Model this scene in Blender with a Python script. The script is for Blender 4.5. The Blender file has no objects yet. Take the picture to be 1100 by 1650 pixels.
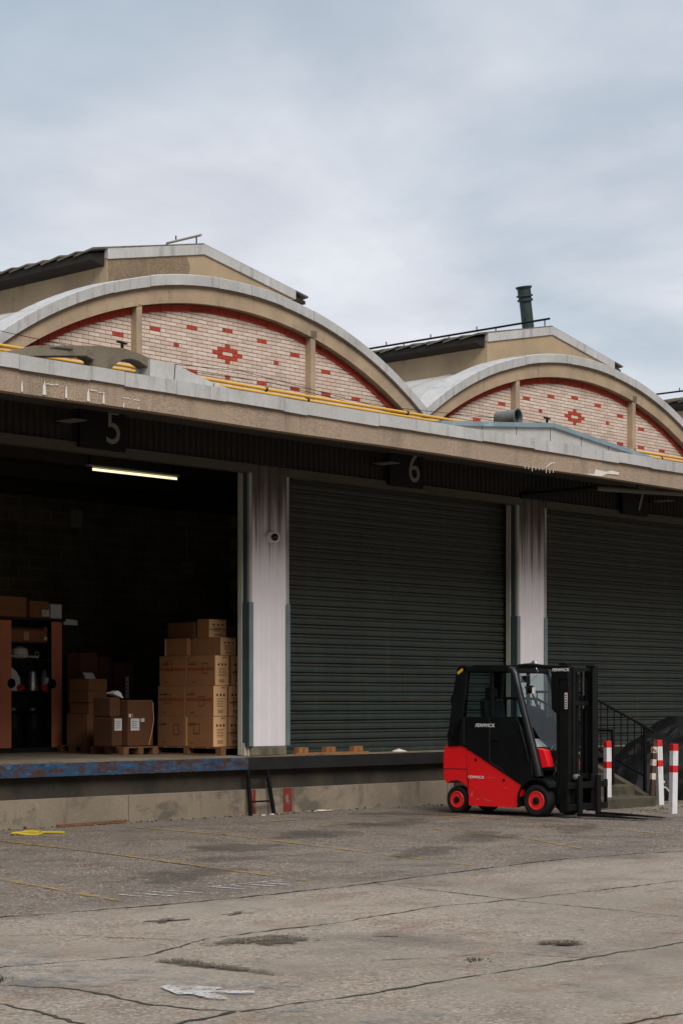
import bpy, math, random
from mathutils import Vector, Matrix, noise as mn
random.seed(7)
R = math.radians
S = bpy.context.scene
COL = S.collection
PI = math.pi

def s(r, g, b):
    def c(v):
        v /= 255.0
        return v / 12.92 if v <= .04045 else ((v + .055) / 1.055) ** 2.4
    return (c(r), c(g), c(b), 1)
def g(*c): return tuple(c) + (1,)

# ------------------------------------------------------------------ materials
def nt(name):
    m = bpy.data.materials.new(name); m.use_nodes = True
    t = m.node_tree; t.nodes.clear()
    o = t.nodes.new('ShaderNodeOutputMaterial')
    p = t.nodes.new('ShaderNodeBsdfPrincipled')
    t.links.new(p.outputs[0], o.inputs[0])
    return m, t, p, o
def node(t, kind, **kw):
    n = t.nodes.new('ShaderNode' + kind)
    for k, v in kw.items():
        if k.startswith('i_'): n.inputs[int(k[2:])].default_value = v
        else: setattr(n, k, v)
    return n
def ramp(t, fac, a, b, ca=(0,0,0,1), cb=(1,1,1,1)):
    r = t.nodes.new('ShaderNodeValToRGB')
    r.color_ramp.elements[0].position = a; r.color_ramp.elements[1].position = b
    r.color_ramp.elements[0].color = ca; r.color_ramp.elements[1].color = cb
    t.links.new(fac, r.inputs[0]); return r.outputs[0]
def mix(t, fac, a, b, mode='MIX'):
    n = t.nodes.new('ShaderNodeMix'); n.data_type = 'RGBA'; n.blend_type = mode
    for sock, v in ((n.inputs[0], fac), (n.inputs[6], a), (n.inputs[7], b)):
        if hasattr(v, 'is_output'): t.links.new(v, sock)
        else: sock.default_value = v
    return n.outputs[2]
def math_(t, op, a, b=0.0):
    n = t.nodes.new('ShaderNodeMath'); n.operation = op
    for sock, v in ((n.inputs[0], a), (n.inputs[1], b)):
        if hasattr(v, 'is_output'): t.links.new(v, sock)
        else: sock.default_value = v
    return n.outputs[0]
def noise(t, co, scale, detail=5, rough=.6, stretch=None, dist=0):
    if stretch:
        mp = t.nodes.new('ShaderNodeMapping'); mp.inputs['Scale'].default_value = stretch
        t.links.new(co, mp.inputs[0]); co = mp.outputs[0]
    n = t.nodes.new('ShaderNodeTexNoise'); n.inputs['Scale'].default_value = scale
    n.inputs['Detail'].default_value = detail; n.inputs['Roughness'].default_value = rough
    n.inputs['Distortion'].default_value = dist
    t.links.new(co, n.inputs['Vector']); return n.outputs[0]
def bump(t, p, h, strength=.3, dist=.01):
    b = t.nodes.new('ShaderNodeBump'); b.inputs['Strength'].default_value = strength
    b.inputs['Distance'].default_value = dist
    t.links.new(h, b.inputs['Height']); t.links.new(b.outputs[0], p.inputs['Normal'])

MATS = {}
def mat(name, base, var=.2, scale=2.5, fine=45, fvar=.15, rough=.75, bmp=.25, bdist=.006, metal=0,
        dirt=(), rnd=0, spec=.5, coat=0):
    """dirt: list of (colour, scale, stretch, lo, hi, amount)"""
    m, t, p, o = nt(name)
    co = node(t, 'TexCoord').outputs['Object']
    if rnd:
        oi = node(t, 'ObjectInfo')
        add = node(t, 'VectorMath', operation='ADD'); t.links.new(co, add.inputs[0])
        cmb = node(t, 'CombineXYZ')
        sc = math_(t, 'MULTIPLY', oi.outputs['Random'], 37.0)
        for k in range(3): t.links.new(sc, cmb.inputs[k])
        t.links.new(cmb.outputs[0], add.inputs[1]); co = add.outputs[0]
    n1 = noise(t, co, scale, 6); n2 = noise(t, co, fine, 3)
    v1 = ramp(t, n1, .3, .7, (1-var,)*3+(1,), (1+var,)*3+(1,))
    v2 = ramp(t, n2, .3, .7, (1-fvar,)*3+(1,), (1+fvar,)*3+(1,))
    c = mix(t, 1, base, v1, 'MULTIPLY'); c = mix(t, 1, c, v2, 'MULTIPLY')
    if rnd:
        vr = ramp(t, oi.outputs['Random'], 0, 1, (1-rnd,)*3+(1,), (1+rnd,)*3+(1,))
        c = mix(t, 1, c, vr, 'MULTIPLY')
    for (dc, dsc, dst, lo, hi, amt) in dirt:
        d = noise(t, co, dsc, 7, .65, dst)
        f = math_(t, 'MULTIPLY', ramp(t, d, lo, hi), amt)
        c = mix(t, f, c, dc)
    t.links.new(c, p.inputs['Base Color'])
    rr = ramp(t, n1, .3, .7, (rough-.1,)*3+(1,), (min(1, rough+.1),)*3+(1,))
    t.links.new(rr, p.inputs['Roughness'])
    p.inputs['Metallic'].default_value = metal
    p.inputs['Specular IOR Level'].default_value = spec
    p.inputs['Coat Weight'].default_value = coat; p.inputs['Coat Roughness'].default_value = .15
    if bmp: bump(t, p, math_(t, 'ADD', n2, math_(t, 'MULTIPLY', n1, 1.5)), bmp, bdist)
    MATS[name] = m
    return m

black = g(.012,.012,.012)
rust = s(86, 48, 28)
grime = g(.028,.024,.019)
bare_render = mat('bare_speckled_render', s(132,114,92), .15, 3, 55, .45, .95, .8, .01, dirt=[(g(.06,.05,.04), 30, None, .6, .72, .6), (g(.07,.06,.048), 2, (1,1,.4), .55, .7, .5)])
concrete = mat('concrete_render', s(172,150,125), .16, 1.6, 60, .16, .9, .5, .008,
     dirt=[(s(120,112,100), 1.1, None, .52, .66, .55), (g(.09,.075,.055), 7, (1,1,.25), .56, .75, .5), (g(.05,.045,.04), 16, None, .64, .78, .5)])
fascia_m = mat('aggregate_concrete', s(160,141,122), .10, 1.3, 70, .42, .95, .8, .012,
     dirt=[(g(.07,.055,.045), 30, None, .60, .74, .55), (g(.11,.09,.072), 1.2, (2,1,.35), .52, .72, .5), (s(190,178,160), 60, None, .66, .74, .5)])
zinc = mat('zinc_flashing', s(180,179,178), .14, 1.3, 30, .06, .66, .12, .006, metal=0,
     dirt=[(s(205,206,208), 2.2, (1,1,.4), .55, .75, .5), (g(.17,.165,.16), 3.5, (2.2,2.2,.45), .52, .72, .6), (g(.07,.068,.065), 20, None, .68, .8, .5)])
zinc2 = mat('weathered_panel', s(172,170,168), .12, 2, 30, .06, .8, .2, .006,
     dirt=[(g(.2,.19,.18), 3, (1,1,.4), .55, .75, .5)])
bluecap = mat('blue_grey_capping', s(122,142,150), .12, 2, 30, .05, .55, .1, dirt=[(s(165,178,182), 4, None, .56, .7, .5)])
mortar = mat('brick_mortar', s(112,82,64), .2, 6, 60, .2, .95)
greyconc = mat('old_grey_concrete', s(112,103,88), .25, 1.8, 60, .2, .95, .7, .015,
     dirt=[(g(.05,.043,.033), 2.2, None, .5, .64, .75), (g(.16,.16,.14), 5, None, .6, .7, .5), (g(.03,.04,.02), 8, None, .64, .72, .6)])
plinth_m = mat('plinth_concrete', s(132,120,104), .18, 1.1, 55, .12, .95, .6, .012,
     dirt=[(g(.055,.05,.042), .8, (1,1,1.6), .52, .6, .6), (g(.07,.06,.05), 5, (1,1,.3), .55, .7, .6), (s(165,152,136), 2.5, None, .58, .7, .5)])
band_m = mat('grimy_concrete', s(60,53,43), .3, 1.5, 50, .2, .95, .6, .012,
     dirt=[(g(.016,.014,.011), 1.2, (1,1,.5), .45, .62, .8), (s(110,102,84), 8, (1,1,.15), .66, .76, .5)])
floor_m = mat('dock_floor_concrete', s(120,108,90), .25, 1.2, 40, .15, .85, .3, dirt=[(g(.05,.045,.04), 2, None, .5, .65, .6)])
slab_white = mat('white_cladding', s(192,188,196), .05, 1.2, 40, .03, .55, .05, .003,
     dirt=[(s(150,128,100), 3, (6,6,.35), .6, .72, .35), (g(.08,.06,.04), 40, None, .74, .8, .5)])
jamb_m = mat('white_painted_steel', s(168,166,152), .1, 2, 40, .05, .6, .1, .004,
     dirt=[(rust, 6, (1,1,.5), .66, .74, .7), (g(.14,.12,.09), 3, (2,2,.3), .56, .7, .5)])
trim_m = mat('grey_steel_trim', s(148,148,142), .1, 2, 40, .05, .5, .1, .004, dirt=[(g(.12,.11,.09), 3, (2,2,.3), .55, .7, .5)])
guard_m = mat('teal_corner_guard', s(100,113,115), .12, 3, 40, .06, .5, .12, .004,
     dirt=[(g(.04,.05,.05), 5, (3,3,.4), .58, .7, .6), (s(160,175,178), 18, None, .66, .72, .5)])
guard_shade = mat('shaded_teal_return', s(58,70,72), .12, 3, 40, .06, .55, .12, .004, dirt=[(g(.02,.02,.02), 5, (3,3,.4), .55, .7, .5)])  # darker copy of the guard teal, the return's shade held in its colour
dark_clad = mat('brown_ribbed_cladding', s(34,30,25), .2, 2, 30, .1, .8, .2, dirt=[(g(.015,.013,.01), 2, (4,4,.4), .5, .68, .7)])
lintel_m = mat('grey_lintel', s(72,67,57), .2, 2, 40, .1, .75, .2, dirt=[(g(.03,.027,.022), 2.4, (1,1,3), .52, .7, .7)])
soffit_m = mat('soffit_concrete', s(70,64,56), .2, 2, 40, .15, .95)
inner_ceiling = mat('sooty_ceiling', s(52,48,42), .2, 2, 30, .1, .9)
steel_dark = mat('dark_edge_steel', s(21,19,17), .3, 2, 30, .2, .7, .3, .006,
     dirt=[(g(.008,.007,.006), 2, None, .45, .6, .8), (rust, 5, (2,2,.25), .64, .74, .8)])
blue_steel = mat('peeling_blue_paint', s(34,64,92), .25, 4, 40, .15, .6, .5, .006,
     dirt=[(s(62,104,138), 14, (.6,1,1.4), .55, .66, .6), (s(92,70,66), 9, (.7,1,2), .54, .60, .6), (s(66,42,28), 11, (.5,1,1.8), .50, .55, .95), (g(.016,.013,.011), 16, (.6,1,2), .58, .63, .9), (s(150,150,146), 30, None, .72, .75, .8)])
red_paint = mat('worn_red_paint', s(112,38,30), .25, 5, 40, .2, .8, .3,
     dirt=[(s(120,106,92), 9, (1,1,.6), .54, .62, .9), (g(.02,.015,.012), 4, (1,1,.5), .58, .7, .7)])
red_brick = mat('red_brick', s(178,62,40), .2, 9, 60, .18, .85, .4, .006, dirt=[(g(.04,.016,.012), 5, None, .55, .7, .65)])
yellow_pipe = mat('yellow_gas_pipe', s(216,168,70), .1, 3, 40, .05, .45, .05, dirt=[(s(150,110,50), 6, None, .6, .75, .5)])
green_pipe = mat('green_flue_metal', s(40,58,56), .15, 4, 30, .08, .5, .1, dirt=[(g(.01,.014,.014), 3, (3,3,.5), .55, .7, .6)])
dark_metal = mat('black_iron', g(.008,.008,.008), .3, 5, 40, .2, .55, .15, spec=.16)
grey_metal = mat('galvanised_steel', s(120,122,120), .2, 5, 40, .1, .5, .1, metal=.5)
wood_m = mat('raw_pallet_wood', s(150,98,54), .2, 8, 60, .2, .85, .35, rnd=.1, dirt=[(g(.10,.05,.022), 14, (.4,3,3), .5, .68, .6)])
pallet_m = mat('old_pallet_wood', s(122,84,54), .2, 8, 60, .2, .9, .35, rnd=.15, dirt=[(g(.06,.04,.025), 14, (.4,3,3), .5, .68, .6)])
carton_m = mat('brown_cardboard', s(140,95,60), .09, 3, 70, .05, .9, .1, .003, rnd=.1)
carton_lit = mat('lit_front_cardboard', s(206,164,118), .08, 3, 70, .05, .9, .1, .003, rnd=.08)  # lit copy of the cardboard, daylight put into the colour
carton_d = mat('dark_brown_cardboard', s(92,58,34), .1, 3, 70, .06, .9, .1, .003, rnd=.15)
print_m = mat('carton_print', s(52,38,28), .1, 4, 40, .1, .9, 0)
tape_m = mat('carton_tape', s(142,74,42), .1, 4, 40, .05, .4, 0)
tape_l = mat('pale_tape', s(206,160,104), .1, 4, 40, .05, .35, 0)
paper_m = mat('white_paper', s(205,205,206), .04, 4, 40, .03, .8, .03)
ink_m = mat('grey_ink', s(110,116,130), .1, 4, 40, .05, .8, 0)
door_wood = mat('reddish_tambour', s(214,130,98), .08, 3, 60, .06, .6, .05)
cab_black = mat('black_cabinet_steel', g(.02,.02,.022), .15, 4, 40, .05, .5, .05)
black_plastic = mat('black_plastic', g(.007,.007,.0075), .15, 5, 60, .1, .5, .1, .003, spec=.16)
fork_black = mat('forklift_black', g(.0045,.0055,.006), .15, 3, 60, .08, .42, .06, .003, dirt=[(g(.02,.018,.015), 2.2, None, .55, .8, .5), (g(.035,.032,.028), 9, (1,1,.5), .66, .8, .4)], spec=.16)
pillar_m = mat('gloss_black_paint', g(.006,.0075,.008), .15, 3, 60, .08, .38, .04, .003, dirt=[(g(.03,.028,.025), 4, None, .56, .8, .4)], spec=.45)
grey_seam = mat('grey_seam_line', g(.022,.023,.023), .1, 6, 40, .05, .7, 0)  # thin grey strips marking the door seams
lamp_red = mat('red_lamp_lens', s(150,14,14), .05, 6, 40, .03, .2, 0)
mast_m = mat('mast_steel', g(.006,.0065,.0065), .2, 4, 40, .1, .48, .12, .004, dirt=[(g(.035,.026,.018), 6, (2,2,.4), .62, .75, .5)], spec=.15)
fork_red = mat('forklift_red', s(228,14,24), .05, 2, 40, .03, .42, .03, .003, coat=.25,
     dirt=[(s(160,20,24), 2, None, .5, .75, .45), (s(150,60,50), 3.5, (1,1,2), .60, .78, .35), (s(196,120,112), 12, (1,1,5), .72, .76, .7)])
scuff_m = mat('scuffed_paint', s(206,120,112), .15, 20, 60, .15, .7, 0, dirt=[(s(180,40,44), 40, None, .45, .6, .7)])
crack_red = mat('dark_red_seam', s(96,8,12), .1, 6, 40, .05, .6, 0)
rim_red = mat('wheel_rim_red', s(226,34,36), .06, 6, 40, .05, .45, .05, .003, dirt=[(g(.06,.02,.016), 12, None, .58, .72, .6)])
rubber = mat('tyre_rubber', g(.008,.008,.008), .2, 8, 60, .15, .85, .3, .004, dirt=[(g(.022,.02,.018), 5, None, .55, .75, .5)], spec=.3)
seat_m = mat('seat_vinyl', g(.02,.02,.02), .15, 5, 60, .1, .6, .1)
white_mark = mat('white_lettering', s(214,214,212), .04, 6, 60, .04, .6, 0)
digit_m = mat('grey_digit', s(118,115,106), .06, 6, 60, .05, .7, 0)
sign_m = mat('black_sign_panel', g(.006,.006,.0065), .15, 4, 40, .05, .6, .05, spec=.2)
yellow_mark = mat('yellow_sticker', s(214,160,30), .06, 6, 60, .05, .6, 0)
bol_white = mat('white_bollard_paint', s(214,212,214), .05, 5, 50, .04, .55, .1, .003, rnd=.03, dirt=[(g(.22,.19,.15), 7, (2,2,.5), .54, .72, .5), (g(.08,.06,.04), 22, (1,1,.5), .68, .73, .7)])
bol_red = mat('red_bollard_paint', s(206,28,32), .06, 5, 50, .05, .5, .1, .003)
old_post_m = mat('rusted_post', s(70,48,36), .25, 6, 50, .2, .85, .3)
old_white = mat('chipped_white_paint', s(200,190,168), .12, 9, 50, .1, .75, .2, dirt=[(s(64,44,34), 18, None, .54, .6, .9)])
stair_m = mat('mossy_stair_concrete', s(78,70,56), .25, 3, 60, .2, .95, .6, .012, dirt=[(g(.03,.034,.018), 4, None, .48, .64, .75)])
tarp_m = mat('black_tarpaulin', g(.004,.004,.0045), .2, 3, 30, .1, .6, .25, .02, spec=.2)
pale_metal = mat('pale_fixture', s(168,166,158), .08, 5, 40, .05, .6, .05)
plate_m = mat('dim_plate', s(104,101,92), .08, 5, 40, .05, .7, .05)
silver = mat('brushed_silver', s(176,178,180), .1, 6, 40, .05, .3, .02, metal=.8)
red_cloth = mat('bright_red_cloth', s(196,30,30), .1, 6, 40, .1, .8, .1)
cam_white = mat('camera_white', s(206,204,198), .04, 6, 40, .03, .45, .02)
yellow_strap = mat('yellow_strap', s(176,156,30), .1, 8, 60, .1, .6, .1)
litter_m = mat('pale_litter', s(206,196,188), .1, 8, 60, .1, .8, .1)
litter_r = mat('red_litter', s(190,72,62), .1, 8, 60, .1, .7, .1)
grass_m = mat('weed_green', g(.045,.06,.022), .3, 12, 60, .2, .8, 0)
roof_sheet = mat('fibre_cement_sheet', s(106,100,88), .2, 3, 40, .15, .95, .5, .01, dirt=[(g(.04,.042,.03), 5, None, .5, .64, .7)])
eave_m = mat('stained_soffit', s(40,33,25), .3, 3, 40, .2, .95, .4, dirt=[(g(.012,.01,.008), 2.5, (1,1,.6), .42, .6, .85)])
drip_m = mat('white_paint_drip', s(214,210,202), .06, 12, 60, .08, .7, .1)

def lantern_wall_material():
    m, t, p, o = nt('lantern_render')
    co = node(t, 'TexCoord').outputs['Object']
    n1 = noise(t, co, 1.2, 6); n2 = noise(t, co, 70, 3)
    c = mix(t, 1, s(170,150,122), ramp(t, n1, .3, .7, g(.82,.82,.82), g(1.14,1.12,1.1)), 'MULTIPLY')
    c = mix(t, 1, c, ramp(t, n2, .3, .7, g(.86,.86,.86), g(1.12,1.12,1.12)), 'MULTIPLY')
    # soot stains creeping down from the eaves along the long walls, ragged lower edge
    sep = node(t, 'SeparateXYZ'); t.links.new(co, sep.inputs[0])
    st = noise(t, co, 3.2, 7, .7, (1, 1, .16))
    h = math_(t, 'ADD', sep.outputs[2], math_(t, 'MULTIPLY', math_(t, 'SUBTRACT', st, .5), .75))
    side = node(t, 'MapRange'); side.inputs[1].default_value = .0; side.inputs[2].default_value = .12
    t.links.new(sep.outputs[1], side.inputs[0])
    f = math_(t, 'MULTIPLY', ramp(t, h, .34, .56), math_(t, 'MULTIPLY', side.outputs[0], .9))
    c = mix(t, f, c, g(.022, .018, .013))
    dk = noise(t, co, 6, 6, .65, (1, 1, .3))
    c = mix(t, math_(t, 'MULTIPLY', ramp(t, dk, .58, .76), .4), c, g(.1, .08, .06))
    t.links.new(c, p.inputs['Base Color']); p.inputs['Roughness'].default_value = .92
    bump(t, p, n2, .4, .006)
    return m
lantern_m = lantern_wall_material()

def column_material():
    """white sheet cladding with brown rain-borne soot running down the grooves from the top"""
    m, t, p, o = nt('column_cladding_paint')
    co = node(t, 'TexCoord').outputs['Object']
    sep = node(t, 'SeparateXYZ'); t.links.new(co, sep.inputs[0])
    n1 = noise(t, co, 1.3, 5)
    c = mix(t, 1, s(215,209,213), ramp(t, n1, .3, .7, g(.93,.93,.93), g(1.04,1.04,1.04)), 'MULTIPLY')
    st = noise(t, co, 1.0, 6, .6, (26, 3, .22))
    st2 = noise(t, co, 1.0, 4, .6, (9, 3, .5))
    h = math_(t, 'ADD', sep.outputs[2], math_(t, 'MULTIPLY', math_(t, 'SUBTRACT', st, .5), 2.6))
    f = math_(t, 'MULTIPLY', ramp(t, math_(t, 'MULTIPLY', h, .2), .76, 1.0), .95)
    c = mix(t, f, c, s(112, 92, 64))
    f2 = math_(t, 'MULTIPLY', ramp(t, math_(t, 'MULTIPLY', math_(t, 'ADD', sep.outputs[2], math_(t, 'MULTIPLY', math_(t, 'SUBTRACT', st2, .5), 2.6)), .2), .80, .98), .94)
    c = mix(t, f2, c, g(.05, .039, .026))
    sp = noise(t, co, 30, 3, .5, (1, 1, .6))
    c = mix(t, math_(t, 'MULTIPLY', ramp(t, sp, .73, .78), .6), c, g(.1, .08, .06))
    t.links.new(c, p.inputs['Base Color']); p.inputs['Roughness'].default_value = .55
    bump(t, p, n1, .05, .004)
    return m
column_m = column_material()

def shutter_material():
    m, t, p, o = nt('dark_green_shutter_paint')
    co = node(t, 'TexCoord').outputs['Object']
    sep = node(t, 'SeparateXYZ'); t.links.new(co, sep.inputs[0])
    n1 = noise(t, co, 1.2, 6, .65); n2 = noise(t, co, 3, 5, .6, (.5, 1, 9))
    c = mix(t, 1, s(40,50,47), ramp(t, n1, .3, .7, g(.8,.8,.8), g(1.15,1.15,1.15)), 'MULTIPLY')
    # dusty brown film, thicker on the upper slats, its tone deepened as canopy shade
    h = math_(t, 'MULTIPLY', math_(t, 'ADD', sep.outputs[2], math_(t, 'MULTIPLY', n2, 1.6)), .2)
    c = mix(t, math_(t, 'MULTIPLY', ramp(t, h, .55, 1.0), .6), c, s(46, 43, 36))
    # dirt lying on the upper lip of every slat
    zz = math_(t, 'FRACT', math_(t, 'DIVIDE', math_(t, 'SUBTRACT', sep.outputs[2], .9), SLAT))
    lip = math_(t, 'MULTIPLY', math_(t, 'LESS_THAN', zz, .07), ramp(t, n2, .35, .6))
    c = mix(t, math_(t, 'MULTIPLY', lip, .7), c, s(96, 78, 58))
    sk = noise(t, co, 1.0, 6, .65, (5, 1, .25))
    c = mix(t, math_(t, 'MULTIPLY', ramp(t, sk, .52, .7), .45), c, s(30,33,29))
    sk2 = noise(t, co, 1.0, 5, .65, (9, 1, .5))
    c = mix(t, math_(t, 'MULTIPLY', ramp(t, sk2, .6, .75), .3), c, s(84,84,74))
    sc = noise(t, co, 14, 5, .6, (1, 1, 3))
    c = mix(t, math_(t, 'MULTIPLY', ramp(t, sc, .74, .77), .45), c, s(150, 156, 150))
    t.links.new(c, p.inputs['Base Color']); p.inputs['Roughness'].default_value = .62
    bump(t, p, n1, .06, .01)
    return m
SLAT = .1465
shutter_m = shutter_material()

def brick_material():
    m, t, p, o = nt('glazed_pale_brick')
    geo = node(t, 'NewGeometry'); co = node(t, 'TexCoord').outputs['Object']
    n = noise(t, co, 25, 4)
    c = mix(t, geo.outputs['Random Per Island'], s(208,184,168), s(226,208,194))
    c = mix(t, 1, c, ramp(t, n, .3, .7, g(.9,.9,.9), g(1.06,1.06,1.06)), 'MULTIPLY')
    d = noise(t, co, 1.1, 7, .7, (1, 1, .5))
    c = mix(t, math_(t, 'MULTIPLY', ramp(t, d, .52, .7), .3), c, s(132,112,96))
    sk = noise(t, co, 1.0, 6, .65, (3.5, 1, .35))
    c = mix(t, math_(t, 'MULTIPLY', ramp(t, sk, .54, .72), .26), c, s(120,100,82))
    rnd2 = math_(t, 'FRACT', math_(t, 'MULTIPLY', geo.outputs['Random Per Island'], 17.3))
    c = mix(t, math_(t, 'MULTIPLY', ramp(t, rnd2, .86, .92), .2), c, s(150,124,104))
    t.links.new(c, p.inputs['Base Color']); p.inputs['Roughness'].default_value = .6
    bump(t, p, n, .2, .003)
    return m
brick_m = brick_material()

def block_material():
    m, t, p, o = nt('grimy_blockwork')
    co = node(t, 'TexCoord').outputs['Object']
    mp = node(t, 'Mapping'); mp.inputs['Rotation'].default_value = (R(90), 0, 0); t.links.new(co, mp.inputs[0])
    b = node(t, 'TexBrick'); t.links.new(mp.outputs[0], b.inputs[0])
    b.inputs['Scale'].default_value = 1; b.inputs['Brick Width'].default_value = .5; b.inputs['Row Height'].default_value = .22
    b.inputs['Mortar Size'].default_value = .012
    b.inputs['Color1'].default_value = s(150,140,118); b.inputs['Color2'].default_value = s(138,126,104); b.inputs['Mortar'].default_value = s(176,166,142)
    n = noise(t, co, .8, 6)
    c = mix(t, 1, b.outputs[0], ramp(t, n, .35, .7, g(.45,.45,.45), g(1.1,1.1,1.1)), 'MULTIPLY')
    t.links.new(c, p.inputs['Base Color']); p.inputs['Roughness'].default_value = .95
    bump(t, p, b.outputs[1], -.4, .01)
    return m
block_m = block_material()

def ground_material():
    m, t, p, o = nt('worn_yard_paving')
    geo = node(t, 'NewGeometry'); co = geo.outputs['Position']
    sep = node(t, 'SeparateXYZ'); t.links.new(co, sep.inputs[0])
    big = noise(t, co, .35, 5, .6); med = noise(t, co, 1.7, 6, .65); fin = noise(t, co, 22, 5, .7)
    vo = node(t, 'TexVoronoi'); vo.inputs['Scale'].default_value = 55; t.links.new(co, vo.inputs['Vector'])
    vo2 = node(t, 'TexVoronoi'); vo2.inputs['Scale'].default_value = 26; t.links.new(co, vo2.inputs['Vector'])
    # foreground concrete
    c = mix(t, ramp(t, big, .36, .64), s(132,122,110), s(153,142,129))
    c = mix(t, math_(t, 'MULTIPLY', ramp(t, med, .5, .66), .5), c, s(102,93,82))
    c = mix(t, math_(t, 'MULTIPLY', ramp(t, noise(t, co, .9, 7, .7, (1, 1.7, 1)), .53, .62), .55), c, s(122,101,84))
    # trowelled / washed streaks
    # older asphalt apron along the dock
    a = mix(t, ramp(t, big, .35, .62), s(102,95,87), s(120,112,103))
    a = mix(t, math_(t, 'MULTIPLY', ramp(t, med, .48, .62), .6), a, s(80,72,62))
    a = mix(t, math_(t, 'MULTIPLY', ramp(t, noise(t, co, .6, 6, .7, (.6, 1.6, 1)), .55, .64), .8), a, s(128,119,107))
    edge = math_(t, 'ADD', sep.outputs[1], math_(t, 'MULTIPLY', math_(t, 'SUBTRACT', noise(t, co, .8, 5), .5), .5))
    am = ramp(t, math_(t, 'MULTIPLY', math_(t, 'ADD', edge, 10.0), .1), .13, .19)
    ap = noise(t, co, .28, 4, .6)       # paler concrete strip along the foot of the dock
    near = ramp(t, math_(t, 'MULTIPLY', math_(t, 'ADD', edge, math_(t, 'MULTIPLY', ap, 2.2)), .1), -.09, -.03)
    a = mix(t, math_(t, 'MULTIPLY', near, .75), a, s(114,108,100))
    c = mix(t, am, c, a)
    # exposed aggregate
    agg = ramp(t, noise(t, co, .7, 6, .7), .38, .58)
    cell = node(t, 'SeparateColor'); t.links.new(vo.outputs['Color'], cell.inputs[0])
    agg = math_(t, 'ADD', math_(t, 'MULTIPLY', agg, .85), math_(t, 'MULTIPLY', am, .3))
    light = math_(t, 'MULTIPLY', ramp(t, cell.outputs[0], .80, .86), agg)
    dark = math_(t, 'MULTIPLY', ramp(t, cell.outputs[1], .72, .80), agg)
    redd = math_(t, 'MULTIPLY', ramp(t, cell.outputs[2], .80, .86), agg)
    c = mix(t, math_(t, 'MULTIPLY', light, .75), c, s(176,166,152))
    c = mix(t, math_(t, 'MULTIPLY', dark, .6), c, s(58,50,43))
    c = mix(t, math_(t, 'MULTIPLY', redd, .55), c, s(136,98,76))
    c = mix(t, 1, c, ramp(t, fin, .3, .7, g(.80,.80,.80), g(1.18,1.18,1.18)), 'MULTIPLY')
    # oil and damp
    oil = noise(t, co, .55, 6, .65, (1, .6, 1))
    c = mix(t, math_(t, 'MULTIPLY', ramp(t, oil, .58, .72), .55), c, s(52,46,41))
    spots = noise(t, co, 4.5, 3, .5)
    c = mix(t, math_(t, 'MULTIPLY', ramp(t, spots, .68, .74), .5), c, s(50,45,40))
    t.links.new(c, p.inputs['Base Color'])
    t.links.new(ramp(t, oil, .4, .7, g(.92,.92,.92), g(.7,.7,.7)), p.inputs['Roughness'])
    p.inputs['Specular IOR Level'].default_value = .25
    hgt = math_(t, 'ADD', math_(t, 'MULTIPLY', fin, .7), math_(t, 'MULTIPLY', vo2.outputs['Distance'], math_(t, 'MULTIPLY', agg, .9)))
    bump(t, p, math_(t, 'ADD', hgt, math_(t, 'MULTIPLY', med, 1.2)), .8, .012)
    return m
ground_m = ground_material()

def worn_paint(name, col, lo, hi, sc=4, st=(1,1,1), fade=False, amt=1.0):
    m, t, p, o = nt(name)
    co = node(t, 'NewGeometry').outputs['Position']
    n = noise(t, co, sc, 8, .72, st); f2 = noise(t, co, 40, 3)
    f = ramp(t, math_(t, 'ADD', n, math_(t, 'MULTIPLY', math_(t, 'SUBTRACT', f2, .5), .25)), lo, hi)
    if fade:
        at_ = node(t, 'Attribute', attribute_name='fade')
        f = ramp(t, math_(t, 'ADD', math_(t, 'MULTIPLY', n, 1.5), math_(t, 'ADD', math_(t, 'MULTIPLY', at_.outputs['Fac'], .6), math_(t, 'MULTIPLY', math_(t, 'SUBTRACT', f2, .5), .3))), lo, hi)
    c = mix(t, 1, col, ramp(t, f2, .3, .7, g(.8,.8,.8), g(1.15,1.15,1.15)), 'MULTIPLY')
    t.links.new(c, p.inputs['Base Color']); p.inputs['Roughness'].default_value = .85
    f = math_(t, 'MULTIPLY', f, amt)
    tr = node(t, 'BsdfTransparent'); mx = node(t, 'MixShader')
    t.links.new(f, mx.inputs[0]); t.links.new(tr.outputs[0], mx.inputs[1]); t.links.new(p.outputs[0], mx.inputs[2])
    t.links.new(mx.outputs[0], o.inputs[0])
    return m
yellow_line = worn_paint('worn_yellow_line', s(164,132,62), .40, .62, 3.5)
white_line = worn_paint('worn_white_paint', s(196,192,188), .42, .60, 5)
arrow_paint = worn_paint('white_arrow_paint', s(184,181,178), .36, .58, 7)
blue_paint = worn_paint('worn_blue_paint', s(110,126,136), .46, .86, 6, (1, 1, 1))
soft_white = worn_paint('faded_white_paint', s(184,180,174), 1.02, 1.35, 7, (1,1,1), fade=True)
dark_stone = mat('dark_loose_stone', s(74,66,56), .3, 9, 60, .2, .95, .3)
stain_m = worn_paint('damp_stain', s(62,54,46), .98, 1.75, 2.2, fade=True, amt=.30)
gravel_m = worn_paint('loose_gravel', s(80,68,54), .86, 1.3, 9, fade=True, amt=.8)
tyre_paint = worn_paint('pale_tyre_scuff', s(150,142,132), .44, .72, 7, amt=.45)
crack_m = mat('crack_dirt', g(.022,.019,.015), .4, 6, 40, .3, 1, .2)
moss_crack = mat('crack_moss', g(.035,.034,.018), .4, 6, 40, .3, 1, .2)
stone_m = mat('loose_stone', s(130,118,102), .3, 9, 60, .2, .95, .3)

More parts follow.
